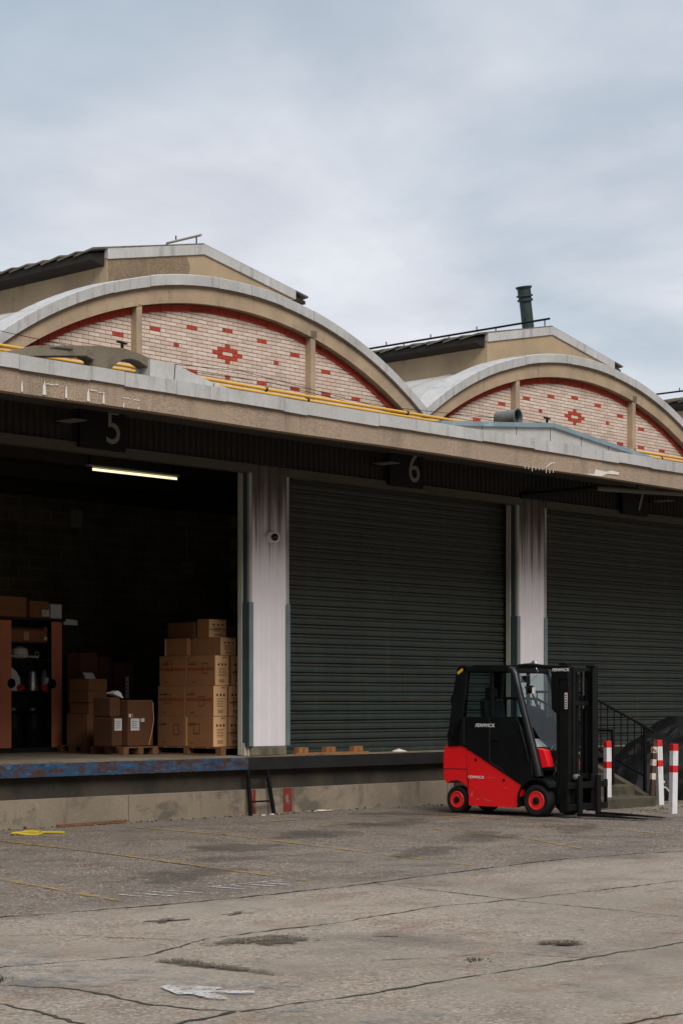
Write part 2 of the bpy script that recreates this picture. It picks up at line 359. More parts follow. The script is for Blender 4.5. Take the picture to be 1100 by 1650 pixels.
def glass_material(name, tint, refl=.1):
    m, t, p, o = nt(name)
    tr = node(t, 'BsdfTransparent'); tr.inputs[0].default_value = tint
    gl = node(t, 'BsdfGlossy'); gl.inputs['Roughness'].default_value = .03; gl.inputs[0].default_value = g(.9,.95,1)
    fr = node(t, 'Fresnel'); fr.inputs[0].default_value = 1.45
    mx = node(t, 'MixShader'); t.links.new(math_(t, 'MULTIPLY', fr.outputs[0], .22), mx.inputs[0])
    t.links.new(tr.outputs[0], mx.inputs[1]); t.links.new(gl.outputs[0], mx.inputs[2])
    t.links.new(mx.outputs[0], o.inputs[0]); t.nodes.remove(p)
    return m
glass_m = glass_material('cab_glass', g(.78,.84,.84))
def emit(name, col, st):
    m, t, p, o = nt(name)
    p.inputs['Base Color'].default_value = col
    p.inputs['Emission Color'].default_value = col; p.inputs['Emission Strength'].default_value = st
    return m
tube_m = emit('lit_fluorescent_tube', g(1,.84,.52), 1.15)
lens_m = mat('dark_lens', g(.004,.004,.004), .1, 5, 40, .05, .12, 0)

# ------------------------------------------------------------------ mesh builder
class MB:
    def __init__(self): self.v = []; self.f = []; self.m = []; self.mats = []
    def mi(self, m):
        if m not in self.mats: self.mats.append(m)
        return self.mats.index(m)
    def add(self, vs, fs, m, M=None):
        o = len(self.v); k = self.mi(m)
        for v in vs:
            v = Vector(v)
            self.v.append(tuple(M @ v) if M else tuple(v))
        for f in fs: self.f.append([i + o for i in f]); self.m.append(k)
        return self
    def box(self, x0, x1, y0, y1, z0, z1, m, M=None):
        vs = [(x, y, z) for x in (x0, x1) for y in (y0, y1) for z in (z0, z1)]
        return self.add(vs, [(0,1,3,2),(4,6,7,5),(0,4,5,1),(2,3,7,6),(0,2,6,4),(1,5,7,3)], m, M)
    def prism(self, poly, axis, a, b, m, M=None):
        """poly in the two other axes, in the order x,y,z without `axis`"""
        def pt(p, w):
            q = list(p); q.insert('xyz'.index(axis), w); return tuple(q)
        n = len(poly); ar = sum(poly[i][0]*poly[(i+1) % n][1]-poly[(i+1) % n][0]*poly[i][1] for i in range(n))
        if (ar < 0) != (axis == 'y'): poly = poly[::-1]
        vs = [pt(p, a) for p in poly] + [pt(p, b) for p in poly]
        fs = [tuple(range(n))[::-1], tuple(range(n, 2*n))]
        if a > b: fs = [f[::-1] for f in fs]
        for i in range(n):
            j = (i+1) % n
            q = (i, j, n+j, n+i); fs.append(q if a < b else q[::-1])
        return self.add(vs, fs, m, M)
    def tube(self, pts, r, m, n=10, cap=True, M=None):
        pts = [Vector(p) for p in pts]; rr = r if isinstance(r, (list, tuple)) else [r]*len(pts)
        vs, fs = [], []
        prev = None
        for i, p in enumerate(pts):
            d = (pts[min(i+1, len(pts)-1)] - pts[max(i-1, 0)]).normalized()
            a = Vector((0,0,1)) if abs(d.z) < .9 else Vector((1,0,0))
            if prev is not None: a = prev
            u = (a - d*a.dot(d)).normalized(); w = d.cross(u); prev = u
            for k in range(n):
                t = 2*PI*k/n; vs.append(p + (u*math.cos(t) + w*math.sin(t))*rr[i])
        for i in range(len(pts)-1):
            for k in range(n):
                l = (k+1) % n; fs.append((i*n+k, i*n+l, (i+1)*n+l, (i+1)*n+k))
        if cap: fs.append(tuple(range(n))[::-1]); fs.append(tuple(range((len(pts)-1)*n, len(pts)*n)))
        return self.add(vs, fs, m, M)
    def bar(self, p, q, w, h, m, M=None, up=(0,0,1)):
        p, q = Vector(p), Vector(q); d = (q-p).normalized(); up = Vector(up)
        if abs(d.dot(up)) > .95: up = Vector((0,1,0))
        sd = d.cross(up).normalized()*w/2; u = sd.cross(d).normalized()*h/2
        vs = [p-sd-u, p+sd-u, p+sd+u, p-sd+u, q-sd-u, q+sd-u, q+sd+u, q-sd+u]
        return self.add(vs, [(3,2,1,0),(4,5,6,7),(0,1,5,4),(1,2,6,5),(2,3,7,6),(3,0,4,7)], m, M)
    def lathe(self, prof, m, c=(0,0,0), axis='z', n=24, M=None):
        c = Vector(c); vs, fs = [], []
        for r, h in prof:
            for k in range(n):
                t = 2*PI*k/n; a, b = r*math.cos(t), r*math.sin(t)
                vs.append(c + (Vector((a,b,h)) if axis == 'z' else Vector((a,-h,b)) if axis == 'y' else Vector((h,a,b))))
        for i in range(len(prof)-1):
            for k in range(n):
                l = (k+1) % n; fs.append((i*n+k, i*n+l, (i+1)*n+l, (i+1)*n+k))
        fs.append(tuple(range(n))[::-1]); fs.append(tuple(range((len(prof)-1)*n, len(prof)*n)))
        return self.add(vs, fs, m, M)
    def grid(self, fn, nu, nv, m, closed=False):
        vs = [fn(i/nu, j/nv) for i in range(nu+1) for j in range(nv+1)]
        fs = [(i*(nv+1)+j, (i+1)*(nv+1)+j, (i+1)*(nv+1)+j+1, i*(nv+1)+j+1) for i in range(nu) for j in range(nv)]
        return self.add(vs, fs, m)
    def build(self, name, parent=None, org=None, bevel=0, smooth=False, seg=2):
        me = bpy.data.meshes.new(name)
        o0 = Vector(org) if org is not None else Vector((0,0,0))
        if org is None and parent is not None and parent.name in WORLD: o0 = WORLD[parent.name]
        me.from_pydata([tuple(Vector(v) - o0) for v in self.v], [], self.f)
        for mt in self.mats: me.materials.append(mt)
        for p, k in zip(me.polygons, self.m): p.material_index = k; p.use_smooth = smooth
        me.update()
        if smooth: me.set_sharp_from_angle(angle=R(38))
        o = bpy.data.objects.new(name, me); COL.objects.link(o)
        if parent is not None:
            o.parent = parent
            if org is not None and parent.name in WORLD: o.location = o0 - WORLD[parent.name]; WORLD[o.name] = o0
            elif parent.name in WORLD: WORLD[o.name] = WORLD[parent.name]
        elif org is not None: o.location = o0
        if bevel:
            b = o.modifiers.new('bevel', 'BEVEL'); b.width = bevel; b.segments = seg; b.limit_method = 'ANGLE'; b.angle_limit = R(40)
        return o
WORLD = {}
def tag(o, label=None, cat=None, group=None, kind=None):
    if label: o['label'] = label
    if cat: o['category'] = cat
    if group: o['group'] = group
    if kind: o['kind'] = kind
    return o
def thing(name, label, cat, loc, group=None, rz=0, world=True):
    """Empty at the base of a thing. world=True: its parts are given in world metres."""
    o = bpy.data.objects.new(name, None); COL.objects.link(o); o.location = loc; o.rotation_euler = (0,0,rz)
    o.empty_display_size = .2
    if world: WORLD[o.name] = Vector(loc)
    return tag(o, label, cat, group)
def copy_tree(o, parent, loc=None):
    c = o.copy(); COL.objects.link(c); c.parent = parent
    if loc is not None: c.location = loc
    for ch in list(o.children): copy_tree(ch, c)
    return c
def struct(name, mb, **k): return tag(mb.build(name, **k), kind='structure')
def lettering(mb, body, size, M, m, ext=.002, off=0.0, shear=0, sx=1):
    cu = bpy.data.curves.new('lettering', 'FONT'); cu.body = body; cu.size = size; cu.extrude = ext; cu.offset = off; cu.shear = shear
    cu.align_x = 'CENTER'; cu.align_y = 'CENTER'; cu.resolution_u = 6
    ob = bpy.data.objects.new('lettering', cu); COL.objects.link(ob)
    dg = bpy.context.evaluated_depsgraph_get()
    me = bpy.data.meshes.new_from_object(ob.evaluated_get(dg))
    mb.add([(v.co.x*sx, v.co.y, v.co.z) for v in me.vertices], [tuple(p.vertices) for p in me.polygons], m, M)
    bpy.data.objects.remove(ob); bpy.data.curves.remove(cu); bpy.data.meshes.remove(me)
FACE_S = Matrix.Rotation(R(90), 4, 'X')                       # text plane facing -Y
def at(x, y, z): return Matrix.Translation((x, y, z))

# ------------------------------------------------------------------ camera, sky, sun
cam = bpy.data.cameras.new('camera'); cam_o = bpy.data.objects.new('camera', cam); COL.objects.link(cam_o)
cam.sensor_fit = 'VERTICAL'; cam.sensor_height = 36; cam.lens = 68.0; cam.shift_y = 306/1650
cam.clip_start = .1; cam.clip_end = 2000
cam_o.location = (0, -20.2, 1.65); cam_o.rotation_euler = (R(90), 0, -R(47.065))
S.camera = cam_o
SUN_EL, SUN_AZ = 45, 204          # high behind the photographer, veiled by cloud
sd = bpy.data.lights.new('sun', 'SUN'); sd.energy = 2.3; sd.angle = R(32); sd.color = (1, .955, .90)
so = bpy.data.objects.new('sun', sd); COL.objects.link(so); so.location = (0, -30, 40)
dv = Vector((math.sin(R(SUN_AZ))*math.cos(R(SUN_EL)), math.cos(R(SUN_AZ))*math.cos(R(SUN_EL)), math.sin(R(SUN_EL))))
so.rotation_euler = dv.to_track_quat('Z', 'Y').to_euler()
w = bpy.data.worlds.new('World'); S.world = w; w.use_nodes = True
t = w.node_tree; t.nodes.clear()
out = node(t, 'OutputWorld'); bg = node(t, 'Background'); t.links.new(bg.outputs[0], out.inputs[0])
sky = node(t, 'TexSky'); sky.sky_type = 'NISHITA'; sky.sun_disc = False
sky.sun_elevation = R(SUN_EL); sky.sun_rotation = R(SUN_AZ); sky.air_density = 1.2; sky.dust_density = 2.5
co = node(t, 'TexCoord').outputs['Generated']
sep = node(t, 'SeparateXYZ'); t.links.new(co, sep.inputs[0])
# cloud layer: view direction spread over a ceiling plane, then large soft noise
hz = math_(t, 'ADD', math_(t, 'MAXIMUM', sep.outputs[2], 0.0), .22)
SKY_AT = (11.7, 5.5, 0)
cmb = node(t, 'CombineXYZ')
t.links.new(math_(t, 'DIVIDE', sep.outputs[0], hz), cmb.inputs[0]); t.links.new(math_(t, 'DIVIDE', sep.outputs[1], hz), cmb.inputs[1])
mp = node(t, 'Mapping'); t.links.new(cmb.outputs[0], mp.inputs[0]); mp.inputs['Location'].default_value = SKY_AT
cl1 = noise(t, mp.outputs[0], 1.5, 6, .52, None, .35)
cl2 = noise(t, mp.outputs[0], 3.4, 6, .55, None, .3)
clear = ramp(t, cl1, .38, .58)
cloud = mix(t, ramp(t, cl2, .3, .7), g(5.0, 5.15, 5.65), g(6.7, 6.75, 7.05))
low = ramp(t, sep.outputs[2], .02, .38, g(1.35, 1.33, 1.31), g(.80, .85, .90))
cloud = mix(t, 1, cloud, low, 'MULTIPLY')
zen = ramp(t, sep.outputs[2], .42, .85, g(1,1,1), g(1.8,1.75,1.66))     # the deck is thinner and brighter overhead
cloud = mix(t, 1, cloud, zen, 'MULTIPLY')
holew = ramp(t, sep.outputs[2], .06, .2, g(.25,.25,.25), g(1,1,1))
hole = mix(t, .72, sky.outputs[0], g(3.7, 4.45, 5.1))
full = mix(t, math_(t, 'SUBTRACT', 1.0, math_(t, 'MULTIPLY', math_(t, 'SUBTRACT', 1.0, math_(t, 'ADD', math_(t, 'MULTIPLY', clear, .8), .2)), holew)), hole, cloud)
# unseen low sky behind the photographer, darkened to hold back light under the canopy
back = node(t, 'MapRange'); t.links.new(sep.outputs[1], back.inputs[0])
back.inputs[1].default_value = .15; back.inputs[2].default_value = -.5; back.inputs[3].default_value = 0; back.inputs[4].default_value = 1
lowz = node(t, 'MapRange'); t.links.new(sep.outputs[2], lowz.inputs[0]); lowz.inputs[1].default_value = .75; lowz.inputs[2].default_value = .35; lowz.inputs[3].default_value = 0; lowz.inputs[4].default_value = 1
full = mix(t, math_(t, 'MULTIPLY', math_(t, 'MULTIPLY', back.outputs[0], lowz.outputs[0]), .93), full, g(1.1, 1.08, 1.05))
t.links.new(full, bg.inputs[0]); bg.inputs[1].default_value = .1
S.view_settings.view_transform = 'Standard'; S.view_settings.look = 'None'
S.view_settings.exposure = .27; S.view_settings.gamma = 1

# ------------------------------------------------------------------ ground
mb = MB(); mb.add([(-400,-400,0),(500,-400,0),(500,500,0),(-400,500,0)], [(0,1,2,3)], ground_m)
struct('ground', mb)

def ribbon(mb, pts, w, m, z=.004, jit=.03, step=.07, wj=.6):
    """irregular flat strip following a polyline on the ground"""
    P = []
    for (a, b) in zip(pts, pts[1:]):
        a, b = Vector(a + (0,)), Vector(b + (0,)); n = max(1, int((b-a).length/step))
        P += [a + (b-a)*i/n for i in range(n)]
    P.append(Vector(pts[-1] + (0,)))
    ph = random.random()*9; vs = []; off = 0
    for i, p in enumerate(P):
        d = (P[min(i+1, len(P)-1)] - P[max(i-1, 0)]).normalized(); nrm = Vector((-d.y, d.x, 0))
        off = off*.8 + random.uniform(-jit, jit)*.6
        ww = w*(1 + random.uniform(-wj, wj))*(.75 + .25*math.sin(i*.31+ph))
        q = p + nrm*off
        vs += [q + nrm*ww/2 + Vector((0,0,z)), q - nrm*ww/2 + Vector((0,0,z))]
    mb.add(vs, [(2*i, 2*i+1, 2*i+3, 2*i+2) for i in range(len(P)-1)], m)
def blob(mb, c, rx, ry, rot, m, z=.004, n=40, j=.3):
    ca, sa = math.cos(rot), math.sin(rot); ph = [random.random()*6 for _ in range(4)]
    vs = []
    for k in range(n):
        a = 2*PI*k/n; r = 1 + j*(.5*math.sin(2*a+ph[0]) + .3*math.sin(3*a+ph[1]) + .3*math.sin(5*a+ph[2]) + .2*math.sin(9*a+ph[3]))
        x, y = rx*r*math.cos(a), ry*r*math.sin(a); vs.append((c[0]+x*ca-y*sa, c[1]+x*sa+y*ca, z))
    mb.add(vs, [tuple(range(n))], m)

ck = MB()
ribbon(ck, [(5,-8.2),(9.07,-8.2),(10.9,-8.48),(12.6,-8.48),(14.1,-8.30),(16.4,-8.08),(18.2,-8.35),(24,-8.3)], .034, crack_m)
ribbon(ck, [(6,-10.5),(7.4,-10.5),(8.3,-10.72),(9.2,-10.36),(10.6,-10.33),(12.0,-10.15),(12.9,-10.28),(15.2,-10.36),(20,-10.3)], .022, crack_m)
ribbon(ck, [(6.6,-10.6),(7.1,-11.4),(7.05,-12.2),(7.16,-12.80)], .03, moss_crack, jit=.05)
ribbon(ck, [(7.16,-12.82),(7.9,-12.85),(9.0,-12.88),(9.9,-12.85),(11.2,-12.87),(15,-12.85)], .026, moss_crack)
ribbon(ck, [(6.0,-12.9),(6.7,-12.87),(7.16,-12.81)], .04, crack_m, jit=.05)
ribbon(ck, [(6.44,-11.4),(6.43,-12.1),(6.3,-12.7)], .03, moss_crack, jit=.05)
ribbon(ck, [(13.1,-8.4),(12.95,-9.2),(12.7,-10.5),(12.63,-12.0),(12.6,-12.85)], .018, crack_m)
ribbon(ck, [(8.0,-14.48),(8.8,-14.55),(11,-14.5)], .03, crack_m)
ribbon(ck, [(8.1,-9.0),(8.6,-9.35),(8.9,-10.0),(9.1,-10.4)], .012, crack_m, jit=.05, wj=.8)
ribbon(ck, [(10.2,-12.85),(10.0,-12.3),(9.6,-12.2),(9.1,-12.0)], .010, crack_m, jit=.05, wj=.8)
ribbon(ck, [(14.05,-1.25),(13.6,-4.1),(13.2,-6.1)], .022, crack_m, jit=.05)
ribbon(ck, [(9.6,-9.25),(9.95,-9.38)], .05, crack_m); ribbon(ck, [(10.35,-9.3),(10.6,-9.4)], .03, crack_m)
ribbon(ck, [(10.1,-11.1),(10.2,-11.25)], .02, crack_m)
struct('ground_cracks', ck)

mk = MB()
for pts, wd in (([(14.2,-.6),(13.606,-4.256),(12.815,-7.848)], .10), ([(16.75,-.6),(16.597,-2.757),(15.157,-7.891)], .10),
                ([(11.3,-4.2),(11.0,-5.63),(10.455,-7.989)], .10), ([(21.3,-.45),(21.75,-2.377),(20.294,-7.057),(19.8,-8.0)], .10),
                ([(15.3,-2.75),(16.62,-2.757)], .09), ([(21.0,-2.58),(21.9,-2.5)], .09), ([(18.45,-2.58),(19.6,-2.36)], .08),
                ([(18.6,-1.35),(19.7,-1.345),(19.47,-2.4)], .08), ([(19.2,-3.9),(18.45,-6.2),(17.6,-7.6)], .09), ([(13.2,-2.28),(14.05,-2.5)], .09)):
    ribbon(mk, pts, wd, yellow_line, z=.008, jit=.004, wj=.12)
def stroke(a, b, wd, m=white_line): ribbon(mk, [a, b], wd, m, z=.008, jit=.006, wj=.3)
# faded illegible white lettering along the slab edge
for i in range(4):
    x = 10.80 + i*.17
    stroke((x, -7.55), (x+.06, -8.0), .05)
for i in range(5):
    x = 11.80 + i*.19
    stroke((x, -7.6), (x+.05, -8.0), .05); stroke((x, -7.62), (x+.13, -7.64), .04)
# blue painted bay with a white arrow
for pts, wd in (([(7.5,-9.6),(7.95,-10.3)], .24), ([(7.2,-9.9),(7.75,-10.75)], .25), ([(7.0,-10.3),(7.95,-11.35)], .28),
                ([(6.9,-10.75),(7.9,-11.75)], .28), ([(6.9,-11.1),(8.1,-12.35)], .28), ([(7.25,-12.0),(7.6,-12.5)], .3), ([(7.2,-12.95),(7.9,-13.0)], .18), ([(7.35,-13.5),(7.85,-13.62)], .16),
                ([(7.7,-12.1),(8.0,-12.5)], .2)):
    ribbon(mk, pts, wd, blue_paint, z=.008, jit=.02, wj=.25)
arrow = [(7.437,-11.851),(7.518,-11.831),(7.667,-12.133),(7.565,-12.180),(7.695,-12.372),(7.607,-12.447),(7.497,-12.261),(7.398,-12.455),(7.318,-12.401),(7.375,-12.198),(7.316,-12.134)]
mk.add([(x, y, .012) for x, y in arrow], [tuple(range(len(arrow)))], arrow_paint)
struct('painted_markings', mk)
ty = MB()
for cx, cy, r, a0, a1 in ((12.6,-8.2,2.0,-10,75), (12.6,-8.2,2.22,-8,75), (15.6,-9.2,3.4,60,130), (15.6,-9.2,3.65,60,130), (17.5,-5.0,2.6,200,290), (9.6,-13.6,2.4,20,95)):
    ribbon(ty, [(cx+r*math.cos(R(a0+(a1-a0)*i/14)), cy+r*math.sin(R(a0+(a1-a0)*i/14))) for i in range(15)], .13, tyre_paint, z=.006, jit=.004, wj=.15)
struct('tyre_marks', ty)

def soft_blob(name, items, m, kind, z=.014):
    """ragged patches whose paint or dirt thins out towards the rim (point attribute 'fade')"""
    me = bpy.data.meshes.new(name); vs, fs, fd = [], [], []
    for (c, rx, ry, rot) in items:
        n, rings = 28, 6; ca, sa = math.cos(rot), math.sin(rot); ph = [random.random()*6 for _ in range(3)]; o = len(vs)
        vs.append((c[0], c[1], z)); fd.append(1)
        for r in range(1, rings+1):
            for k in range(n):
                a = 2*PI*k/n; q = r/rings*(1 + .22*math.sin(2*a+ph[0]) + .16*math.sin(3*a+ph[1]) + .12*math.sin(5*a+ph[2]))
                x, y = rx*q*math.cos(a), ry*q*math.sin(a); vs.append((c[0]+x*ca-y*sa, c[1]+x*sa+y*ca, z)); fd.append(1 - r/rings)
        for k in range(n):
            fs.append((o, o+1+k, o+1+(k+1) % n))
            for r in range(rings-1):
                i = o+1+r*n; fs.append((i+k, i+n+k, i+n+(k+1) % n, i+(k+1) % n))
    me.from_pydata(vs, [], fs); at_ = me.attributes.new('fade', 'FLOAT', 'POINT')
    at_.data.foreach_set('value', fd); me.materials.append(m)
    ob = bpy.data.objects.new(name, me); COL.objects.link(ob); return tag(ob, kind=kind)
soft_blob('ground_stains', [((19.6,-2.9), 1.8, .5, .2), ((17.3,-3.6), 1.2, .7, .2), ((15.2,-4.4), 1.1, .7, 0), ((14.0,-5.5), .7, .5, .5), ((21.8,-1.8), 1.6, .8, -.9),
     ((22.6,-4.4), 1.2, .6, -1.2), ((18.5,-5.4), 1.3, .6, .3), ((22.6,-2.6), 1.3, .8, 1.57), ((12.4,-6.6), 1.0, .6, .2), ((20.6,-5.2), 1.4, .5, .4), ((16.2,-6.4), 1.2, .5, .3)], stain_m, 'structure')
soft_blob('worn_white_marks', [((12.42,-5.75), .35, .2, .3), ((13.4,-7.7), .45, .22, .3), ((14.3,-8.05), .6, .16, .2), ((15.6,-7.85), .5, .18, .2), ((11.9,-6.6), .3, .14, .3), ((17.6,-7.6), .6, .25, .2)], soft_white, 'structure', z=.010)
soft_blob('gravel_patch', [((9.40,-10.72), .50, .26, -.15), ((8.26,-11.38), .13, .52, .05), ((10.68,-12.30), .24, .15, -.3), ((9.75,-9.32), .22, .06, .5), ((10.45,-9.36), .16, .05, .4)], gravel_m, 'structure', z=.012)
def stones(c, rx, ry, rot, n):
    mb = MB(); ca, sa = math.cos(rot), math.sin(rot)
    for _ in range(n):
        a, q = random.random()*2*PI, abs(random.gauss(0, .42))
        x, y = rx*q*math.cos(a), ry*q*math.sin(a); r = random.uniform(.0025, .008)
        M = Matrix.Translation((c[0]+x*ca-y*sa, c[1]+x*sa+y*ca, .012+r*.3)) @ Matrix.Rotation(random.random()*6, 4, 'Z')
        mb.add([(r,0,0),(-r*.8,r*.2,0),(0,r*.9,0),(0,-r,0),(0,0,r*.7),(0,0,-r*.6)], [(0,2,4),(2,1,4),(1,3,4),(3,0,4),(2,0,5),(1,2,5),(3,1,5),(0,3,5)], random.choice((stone_m, dark_stone, dark_stone)), M)
    return tag(mb.build('loose_stones'), kind='stuff')
stones((9.40,-10.72), .5, .24, -.15, 420); stones((8.26,-11.38), .12, .5, .05, 260); stones((10.66,-12.32), .24, .14, -.3, 130)
hb = MB(); blob(hb, (10.61,-12.39), .075, .035, -.7, crack_m, z=.016, j=.25); struct('pothole', hb)
# rubble swept against the foot of the dock
rb = MB()
for _ in range(420):
    x = random.uniform(13, 30); y = -.06 - abs(random.gauss(0, .10)); r = random.uniform(.006, .022)*(1.6 if random.random() < .06 else 1)
    if 22.3 < x < 23.6: y -= .2
    M = Matrix.Translation((x, y, r*.4)) @ Matrix.Rotation(random.random()*6, 4, 'Z')
    rb.add([(r,0,0),(-r*.8,r*.2,0),(0,r*.9,0),(0,-r,0),(0,0,r*.7),(0,0,-r*.6)], [(0,2,4),(2,1,4),(1,3,4),(3,0,4),(2,0,5),(1,2,5),(3,1,5),(0,3,5)], random.choice((stone_m, dark_stone, stone_m, dark_stone) if random.random() < .3 else (stone_m, crack_m)), M)
for _ in range(300):
    x = random.gauss(25.9, .9); y = -3.25 - abs(random.gauss(0, .18)) + (x-25.9)*.25; r = random.uniform(.008, .03)
    M = Matrix.Translation((x, y, r*.4)) @ Matrix.Rotation(random.random()*6, 4, 'Z')
    rb.add([(r,0,0),(-r*.8,r*.2,0),(0,r*.9,0),(0,-r,0),(0,0,r*.7),(0,0,-r*.6)], [(0,2,4),(2,1,4),(1,3,4),(3,0,4),(2,0,5),(1,2,5),(3,1,5),(0,3,5)], random.choice((stone_m, stone_m, dark_stone)), M)
tag(rb.build('rubble'), kind='stuff')
def weeds(name, label, c, n, spread, h):
    mb = MB()
    for _ in range(n):
        x = c[0] + random.gauss(0, spread[0]); y = c[1] + random.gauss(0, spread[1]); a = random.random()*6.28; k = h*random.uniform(.4, 1)
        dx, dy = math.cos(a), math.sin(a); w_ = .004
        mb.add([(x-dy*w_, y+dx*w_, 0), (x+dy*w_, y-dx*w_, 0), (x+dx*k*.35+dy*w_*.6, y+dy*k*.35-dx*w_*.6, k*.7), (x+dx*k*.8, y+dy*k*.8, k), (x+dx*k*.35-dy*w_*.6, y+dy*k*.35+dx*w_*.6, k*.7)], [(0,1,2,3,4)], grass_m)
    return tag(mb.build(name, org=(c[0], c[1], 0)), label, 'weed')
weeds('weed_tuft', 'small green weed tuft growing alone in the bare concrete near the pothole', (9.61,-12.42), 46, (.05,.035), .022)
weeds('weed_tuft', 'green weeds sprouting where two cracks meet at the left edge', (6.96,-10.9), 60, (.04,.05), .03)

# ------------------------------------------------------------------ loading dock
dock = thing('loading_dock', 'raised concrete loading dock with a peeling blue steel edge along the warehouse front', 'loading dock', (24,0,0))
mb = MB(); mb.box(5, 48, .102, 9.2, .30, .858, floor_m); mb.box(5, 48, -.048, .102, .842, .858, floor_m); mb.build('platform_slab', dock)
mb = MB(); mb.box(5, 48, -.03, .15, -.05, .372, plinth_m)
for x in (13.1, 17.4, 20.63, 24.2, 27.5): mb.box(x, x+.008, -.033, -.028, 0, .37, crack_m)
mb.build('plinth', dock, bevel=.012)
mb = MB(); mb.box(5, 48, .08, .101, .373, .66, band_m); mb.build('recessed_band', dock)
mb = MB(); x = 5.0
while x < 19.66:
    x2 = min(x + 3.21, 19.68); mb.box(x+.004, x2, -.05, .10, .662, .841, blue_steel); x = x2
tag(mb.build('edge_beam', dock, bevel=.006), 'peeling blue and rusty steel edge beam')
mb = MB(); mb.box(19.69, 48, -.045, .10, .655, .841, steel_dark); tag(mb.build('edge_beam', dock, bevel=.006), 'blackened steel edge beam')
mb = MB(); mb.box(19.70, 19.84, -.034, -.031, .015, .37, red_paint); mb.build('painted_stripe', dock)
mb = MB(); mb.box(20.41, 20.60, -.034, -.031, .02, .37, red_paint); mb.build('painted_stripe', dock)

# ------------------------------------------------------------------ warehouse
B = thing('warehouse', 'long dock warehouse with two brick barrel gables above a concrete canopy and roller shutters', 'warehouse', (24,0,.858))
WORLD[B.name] = Vector((24, 0, 0)); B.location.z = 0
PER = 6.35; COLX = [13.41, 19.76, 26.11, 32.46, 38.81]; COLW = .824
def corrug(mb, x0, x1, y, z0, z1, m, pitch, depth, flat=.3, ramp_=.2):
    """vertical trapezoid ribs, face towards -Y"""
    pts = [(x0, y)]; x = x0
    while x < x1:
        for fx, dy in ((flat, 0), (flat+ramp_, -depth), (1-ramp_, -depth), (1, 0)):
            xx = min(x + fx*pitch, x1); pts.append((xx, y+dy))
        x += pitch
    vs = [(a, b, z0) for a, b in pts] + [(a, b, z1) for a, b in pts]; n = len(pts)
    mb.add(vs, [(i, i+1, n+i+1, n+i) for i in range(n-1)], m)
mb = MB(); corrug(mb, 5, 46, .055, 5.13, 5.56, dark_clad, .115, .03); mb.box(5, 46, .06, .2, 5.13, 5.56, dark_clad); mb.build('upper_cladding', B)
col0 = None
def make_column(x0):
    x1 = x0 + COLW; mb = MB()
    pts = [(x0+.05, .03)]
    for k in range(3):
        gx = x0 + .20 + k*.212
        pts += [(gx-.035, .03), (gx-.024, .045), (gx+.024, .045), (gx+.035, .03)]
    pts += [(x1-.05, .03)]
    n = len(pts); vs = [(a, b, 1.0) for a, b in pts] + [(a, b, 5.129) for a, b in pts]
    mb.add(vs, [(i, i+1, n+i+1, n+i) for i in range(n-1)], column_m)
    mb.box(x0+.02, x1-.02, .06, .245, .86, 5.129, jamb_m)
    c = mb.build('column', B)
    b = MB(); b.box(x0+.045, x1-.045, .02, .3, .859, .995, greyconc); b.build('column_base', c, bevel=.012)
    for xa, xb, lab in ((x0, x0+.052, 0), (x1-.052, x1, 1)):
        tmb = MB(); tmb.box(xa, xb, .015, .062, 1.0, 5.125, trim_m)
        if lab == 0: tmb.box(x0-.002, x0+.012, .063, .155, 1.0, 5.125, guard_shade)
        tmb.build('corner_trim', c, bevel=.004)
    for xa, xb, lab in ((x0-.012, x0+.07, 0), (x1-.07, x1+.012, 1)):
        gmb = MB(); gmb.box(xa, xb, .003, .013, 1.0, 3.11, guard_m)
        if lab == 0: gmb.box(x0-.014, x0-.004, .014, .15, 1.0, 3.11, guard_shade)
        else: gmb.box(x1+.003, x1+.013, .014, .15, 1.0, 3.11, guard_shade)
        gmb.build('corner_guard', c, bevel=.003)
    j = MB()
    j.prism([(.155, .865), (.25, .865), (.25, 5.12), (.155, 5.12)], 'x', x0-.016, x0+.06, jamb_m)
    j.prism([(x0-.016, .86), (x0+.16, .86), (x0+.16, .88), (x0+.05, .93), (x0-.016, 1.05)], 'y', .10, .155, jamb_m)
    j.build('door_jamb', c, bevel=.006)
    j = MB(); j.box(x1-.06, x1+.016, .155, .25, .865, 5.12, jamb_m); j.build('door_jamb', c, bevel=.006)
    return c
c1 = make_column(COLX[1])
for x in (COLX[0], COLX[2], COLX[3], COLX[4]): copy_tree(c1, B, (x - COLX[1], 0, 0))
for i in range(4):
    a, b = COLX[i]+COLW-.02, COLX[i+1]+.02
    mb = MB(); mb.box(a-.03, b+.03, -.012, .15, 5.0, 5.128, lintel_m); mb.build('lintel', B, bevel=.006)
